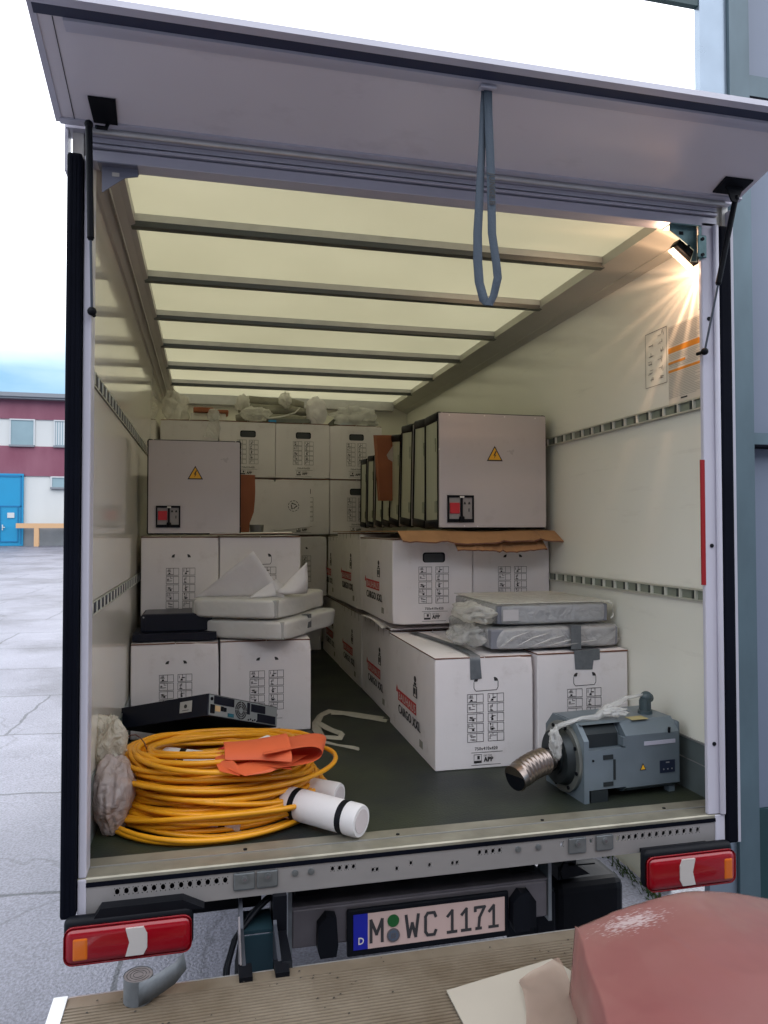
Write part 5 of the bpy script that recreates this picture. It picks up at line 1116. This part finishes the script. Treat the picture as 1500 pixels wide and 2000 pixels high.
# ------------------------------------------------------------------ things on the tail lift platform
tr = thing('tape_roll', 'roll of silver duct tape on the platform, its loose end sticking up', 'tape roll', (-.162, -.235, PZ+.003))
tcx, tcy, tz = -.162, -.238, PZ+.0035
b = MB(); N = 40; Ro, Ri, Ht = .036, .034, .062
b.cyl((tcx, tcy, tz), (tcx, tcy, tz+Ht), Ro, n=N, caps=False); b.build('tape', tape_m, tr)
b = MB(); b.cyl((tcx, tcy, tz+Ht-.004), (tcx, tcy, tz+Ht-.002), Ro-.001, n=N, m=0)
for k in range(3): b.tube([(tcx+(.012+.008*k)*math.cos(a*.35), tcy+(.012+.008*k)*math.sin(a*.35), tz+Ht-.0015) for a in range(18)], .0006, 4, 1)
b.build('tape_side', [mat('tape_side', (.16, .14, .14), .6, var=.3, vscale=60), black], tr)
b = MB(); pts = [(tcx+.004, tcy-.0363), (tcx+.030, tcy-.0300), (tcx+.060, tcy-.010), (tcx+.090, tcy+.011), (tcx+.120, tcy+.032)]; vs = []
for i, (x, y) in enumerate(pts): vs += [(x, y, tz+.001+.006*i), (x, y, tz+Ht-.002+.0045*i)]
vs[-1] = (vs[-1][0]-.010, vs[-1][1], vs[-1][2]+.006); vs[-2] = (vs[-2][0]-.002, vs[-2][1], vs[-2][2]+.016)
b.add(vs, [(2*i, 2*i+2, 2*i+3, 2*i+1) for i in range(4)], 0, True); o = b.build('tape_tail', tape_m, tr); s_ = o.modifiers.new('t', 'SOLIDIFY'); s_.thickness = .0008
# pink film-covered bundle
b = MB(); nxg, nyg = 130, 100; vs = []
def hp(u, v):   # u 0..1 along x, v 0..1 from back (far) to near
    e = min(1, u/.03)
    e2 = min(1, v/.05); base = .185 + .022*math.sqrt(max(0, 1-(1-e2)**2)) - .012*(1-min(1, u/.12)) + .012*max(0, 1-u/.015)*(v < .08)
    dome = .030*math.sin(math.pi*min(1, max(0, u/.85))) - .20*max(0, u-.35)**1.3
    return base + dome - .07*v**1.2
x0g, x1g, y0g, y1g = .905, 1.86, -.50, -1.45
for j in range(nyg+1):
    for i in range(nxg+1):
        u, v = i/nxg, j/nyg; x = x0g+(x1g-x0g)*u - .30*v*(1-u)**2; y = y0g+(y1g-y0g)*v + .03*math.sin(u*3); q = Vector((x*3.2, y*3.2, 1.5))
        z = PZ + hp(u, v) + .008*noise.noise(q) - .007*abs(noise.noise(Vector((x*1.6+y*6, 3+x, 0)))) - .003*abs(noise.noise(Vector((x*5-y*16, y*2, 7)))) + .0012*noise.noise(q*11)
        if i == 0: z = PZ + .004
        if j == 0: z = PZ + .004
        z -= 0
        rd_ = 1-abs(noise.noise(Vector((x*4.1+y*1.3, y*2.2-x, 4)))); z += .002*max(0, rd_-.86)/.14*min(1, u*8)*min(1, v*9)
        vs.append((x + (.0 if i else -.015) + .012*noise.noise(Vector((y*9, z*9, 0)))*(1 if i < 3 else 0), y, z))
k = nxg+1; b.add(vs, [(j*k+i, (j+1)*k+i, (j+1)*k+i+1, j*k+i+1) for j in range(nyg) for i in range(nxg)], 0, True)
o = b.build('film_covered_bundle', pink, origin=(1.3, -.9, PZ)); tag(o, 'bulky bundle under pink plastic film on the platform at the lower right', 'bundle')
MB().rbox(1.02, 1.50, -1.30, -.60, PZ+.004, PZ+.17, .01).build('contents', mat('contents', (.30, .24, .20), .8, var=.3), o)
# glare on the film, painted into its colour as a whitish patch
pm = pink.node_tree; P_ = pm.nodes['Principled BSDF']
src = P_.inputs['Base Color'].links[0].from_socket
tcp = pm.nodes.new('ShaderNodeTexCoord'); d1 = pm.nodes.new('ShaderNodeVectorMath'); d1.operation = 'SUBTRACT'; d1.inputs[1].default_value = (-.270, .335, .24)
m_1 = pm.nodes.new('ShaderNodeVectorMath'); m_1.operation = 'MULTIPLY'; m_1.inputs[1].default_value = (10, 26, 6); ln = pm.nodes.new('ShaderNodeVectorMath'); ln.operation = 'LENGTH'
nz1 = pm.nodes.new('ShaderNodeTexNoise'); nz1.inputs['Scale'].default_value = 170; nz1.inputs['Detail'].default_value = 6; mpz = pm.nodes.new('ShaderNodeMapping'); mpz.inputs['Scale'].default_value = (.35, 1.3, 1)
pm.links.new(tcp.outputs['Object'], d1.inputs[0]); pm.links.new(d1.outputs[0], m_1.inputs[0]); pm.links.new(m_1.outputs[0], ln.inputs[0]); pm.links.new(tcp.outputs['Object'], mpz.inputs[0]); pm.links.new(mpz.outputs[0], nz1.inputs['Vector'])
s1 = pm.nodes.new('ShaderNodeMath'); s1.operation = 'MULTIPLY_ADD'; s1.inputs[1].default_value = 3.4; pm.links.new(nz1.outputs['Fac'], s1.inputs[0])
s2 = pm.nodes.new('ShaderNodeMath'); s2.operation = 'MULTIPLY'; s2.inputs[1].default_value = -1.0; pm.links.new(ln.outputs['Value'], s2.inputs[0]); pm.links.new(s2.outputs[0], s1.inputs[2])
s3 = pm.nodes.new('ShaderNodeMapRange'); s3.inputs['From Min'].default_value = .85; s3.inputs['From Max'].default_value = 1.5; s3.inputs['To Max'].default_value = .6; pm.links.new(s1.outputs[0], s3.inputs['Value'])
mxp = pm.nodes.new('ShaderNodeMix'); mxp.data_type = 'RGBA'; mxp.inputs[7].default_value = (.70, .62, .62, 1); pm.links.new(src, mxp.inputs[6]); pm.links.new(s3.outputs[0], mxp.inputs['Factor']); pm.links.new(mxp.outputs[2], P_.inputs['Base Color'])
bd = thing('board_sheet', 'pale beige board half under translucent film at the lower edge of the platform', 'board', (.8, -.45, PZ)); PO[bd.name] = Vector((.8, -.45, PZ))
b = MB(); b.add([(.605, -.395, PZ+.005), (.93, -.33, PZ+.007), (1.30, -1.3, PZ+.007), (.60, -1.3, PZ+.005), (.605, -.395, PZ+.009), (.93, -.33, PZ+.011), (1.30, -1.3, PZ+.011), (.60, -1.3, PZ+.009)], [(4,7,6,5), (0,1,5,4), (3,0,4,7), (1,2,6,5)]); b.build('board', beige, bd)
b = MB(); vs = []; nn2 = 24
for j in range(nn2+1):
    for i in range(nn2+1):
        u, v = i/nn2, j/nn2; x = .80+.13*u - .22*v + .03*math.sin(v*5); y = -.40-.55*v + .03*u; x += -.05*(1-u)*v; z = PZ+.012 + .014*u**2.2*(1-.3*v) + .03*abs(noise.noise(Vector((x*5, y*5, 2)))) + .01*noise.noise(Vector((x*14, y*14, 0)))
        vs.append((x, y, z))
k = nn2+1; b.add(vs, [(j*k+i, (j+1)*k+i, (j+1)*k+i+1, j*k+i+1) for j in range(nn2) for i in range(nn2)], 0, True)
b.build('cover_film', mat('beige_film', (.36, .25, .20), .35, trans=.2, alpha=.55, bump=.3, bscale=9), bd)
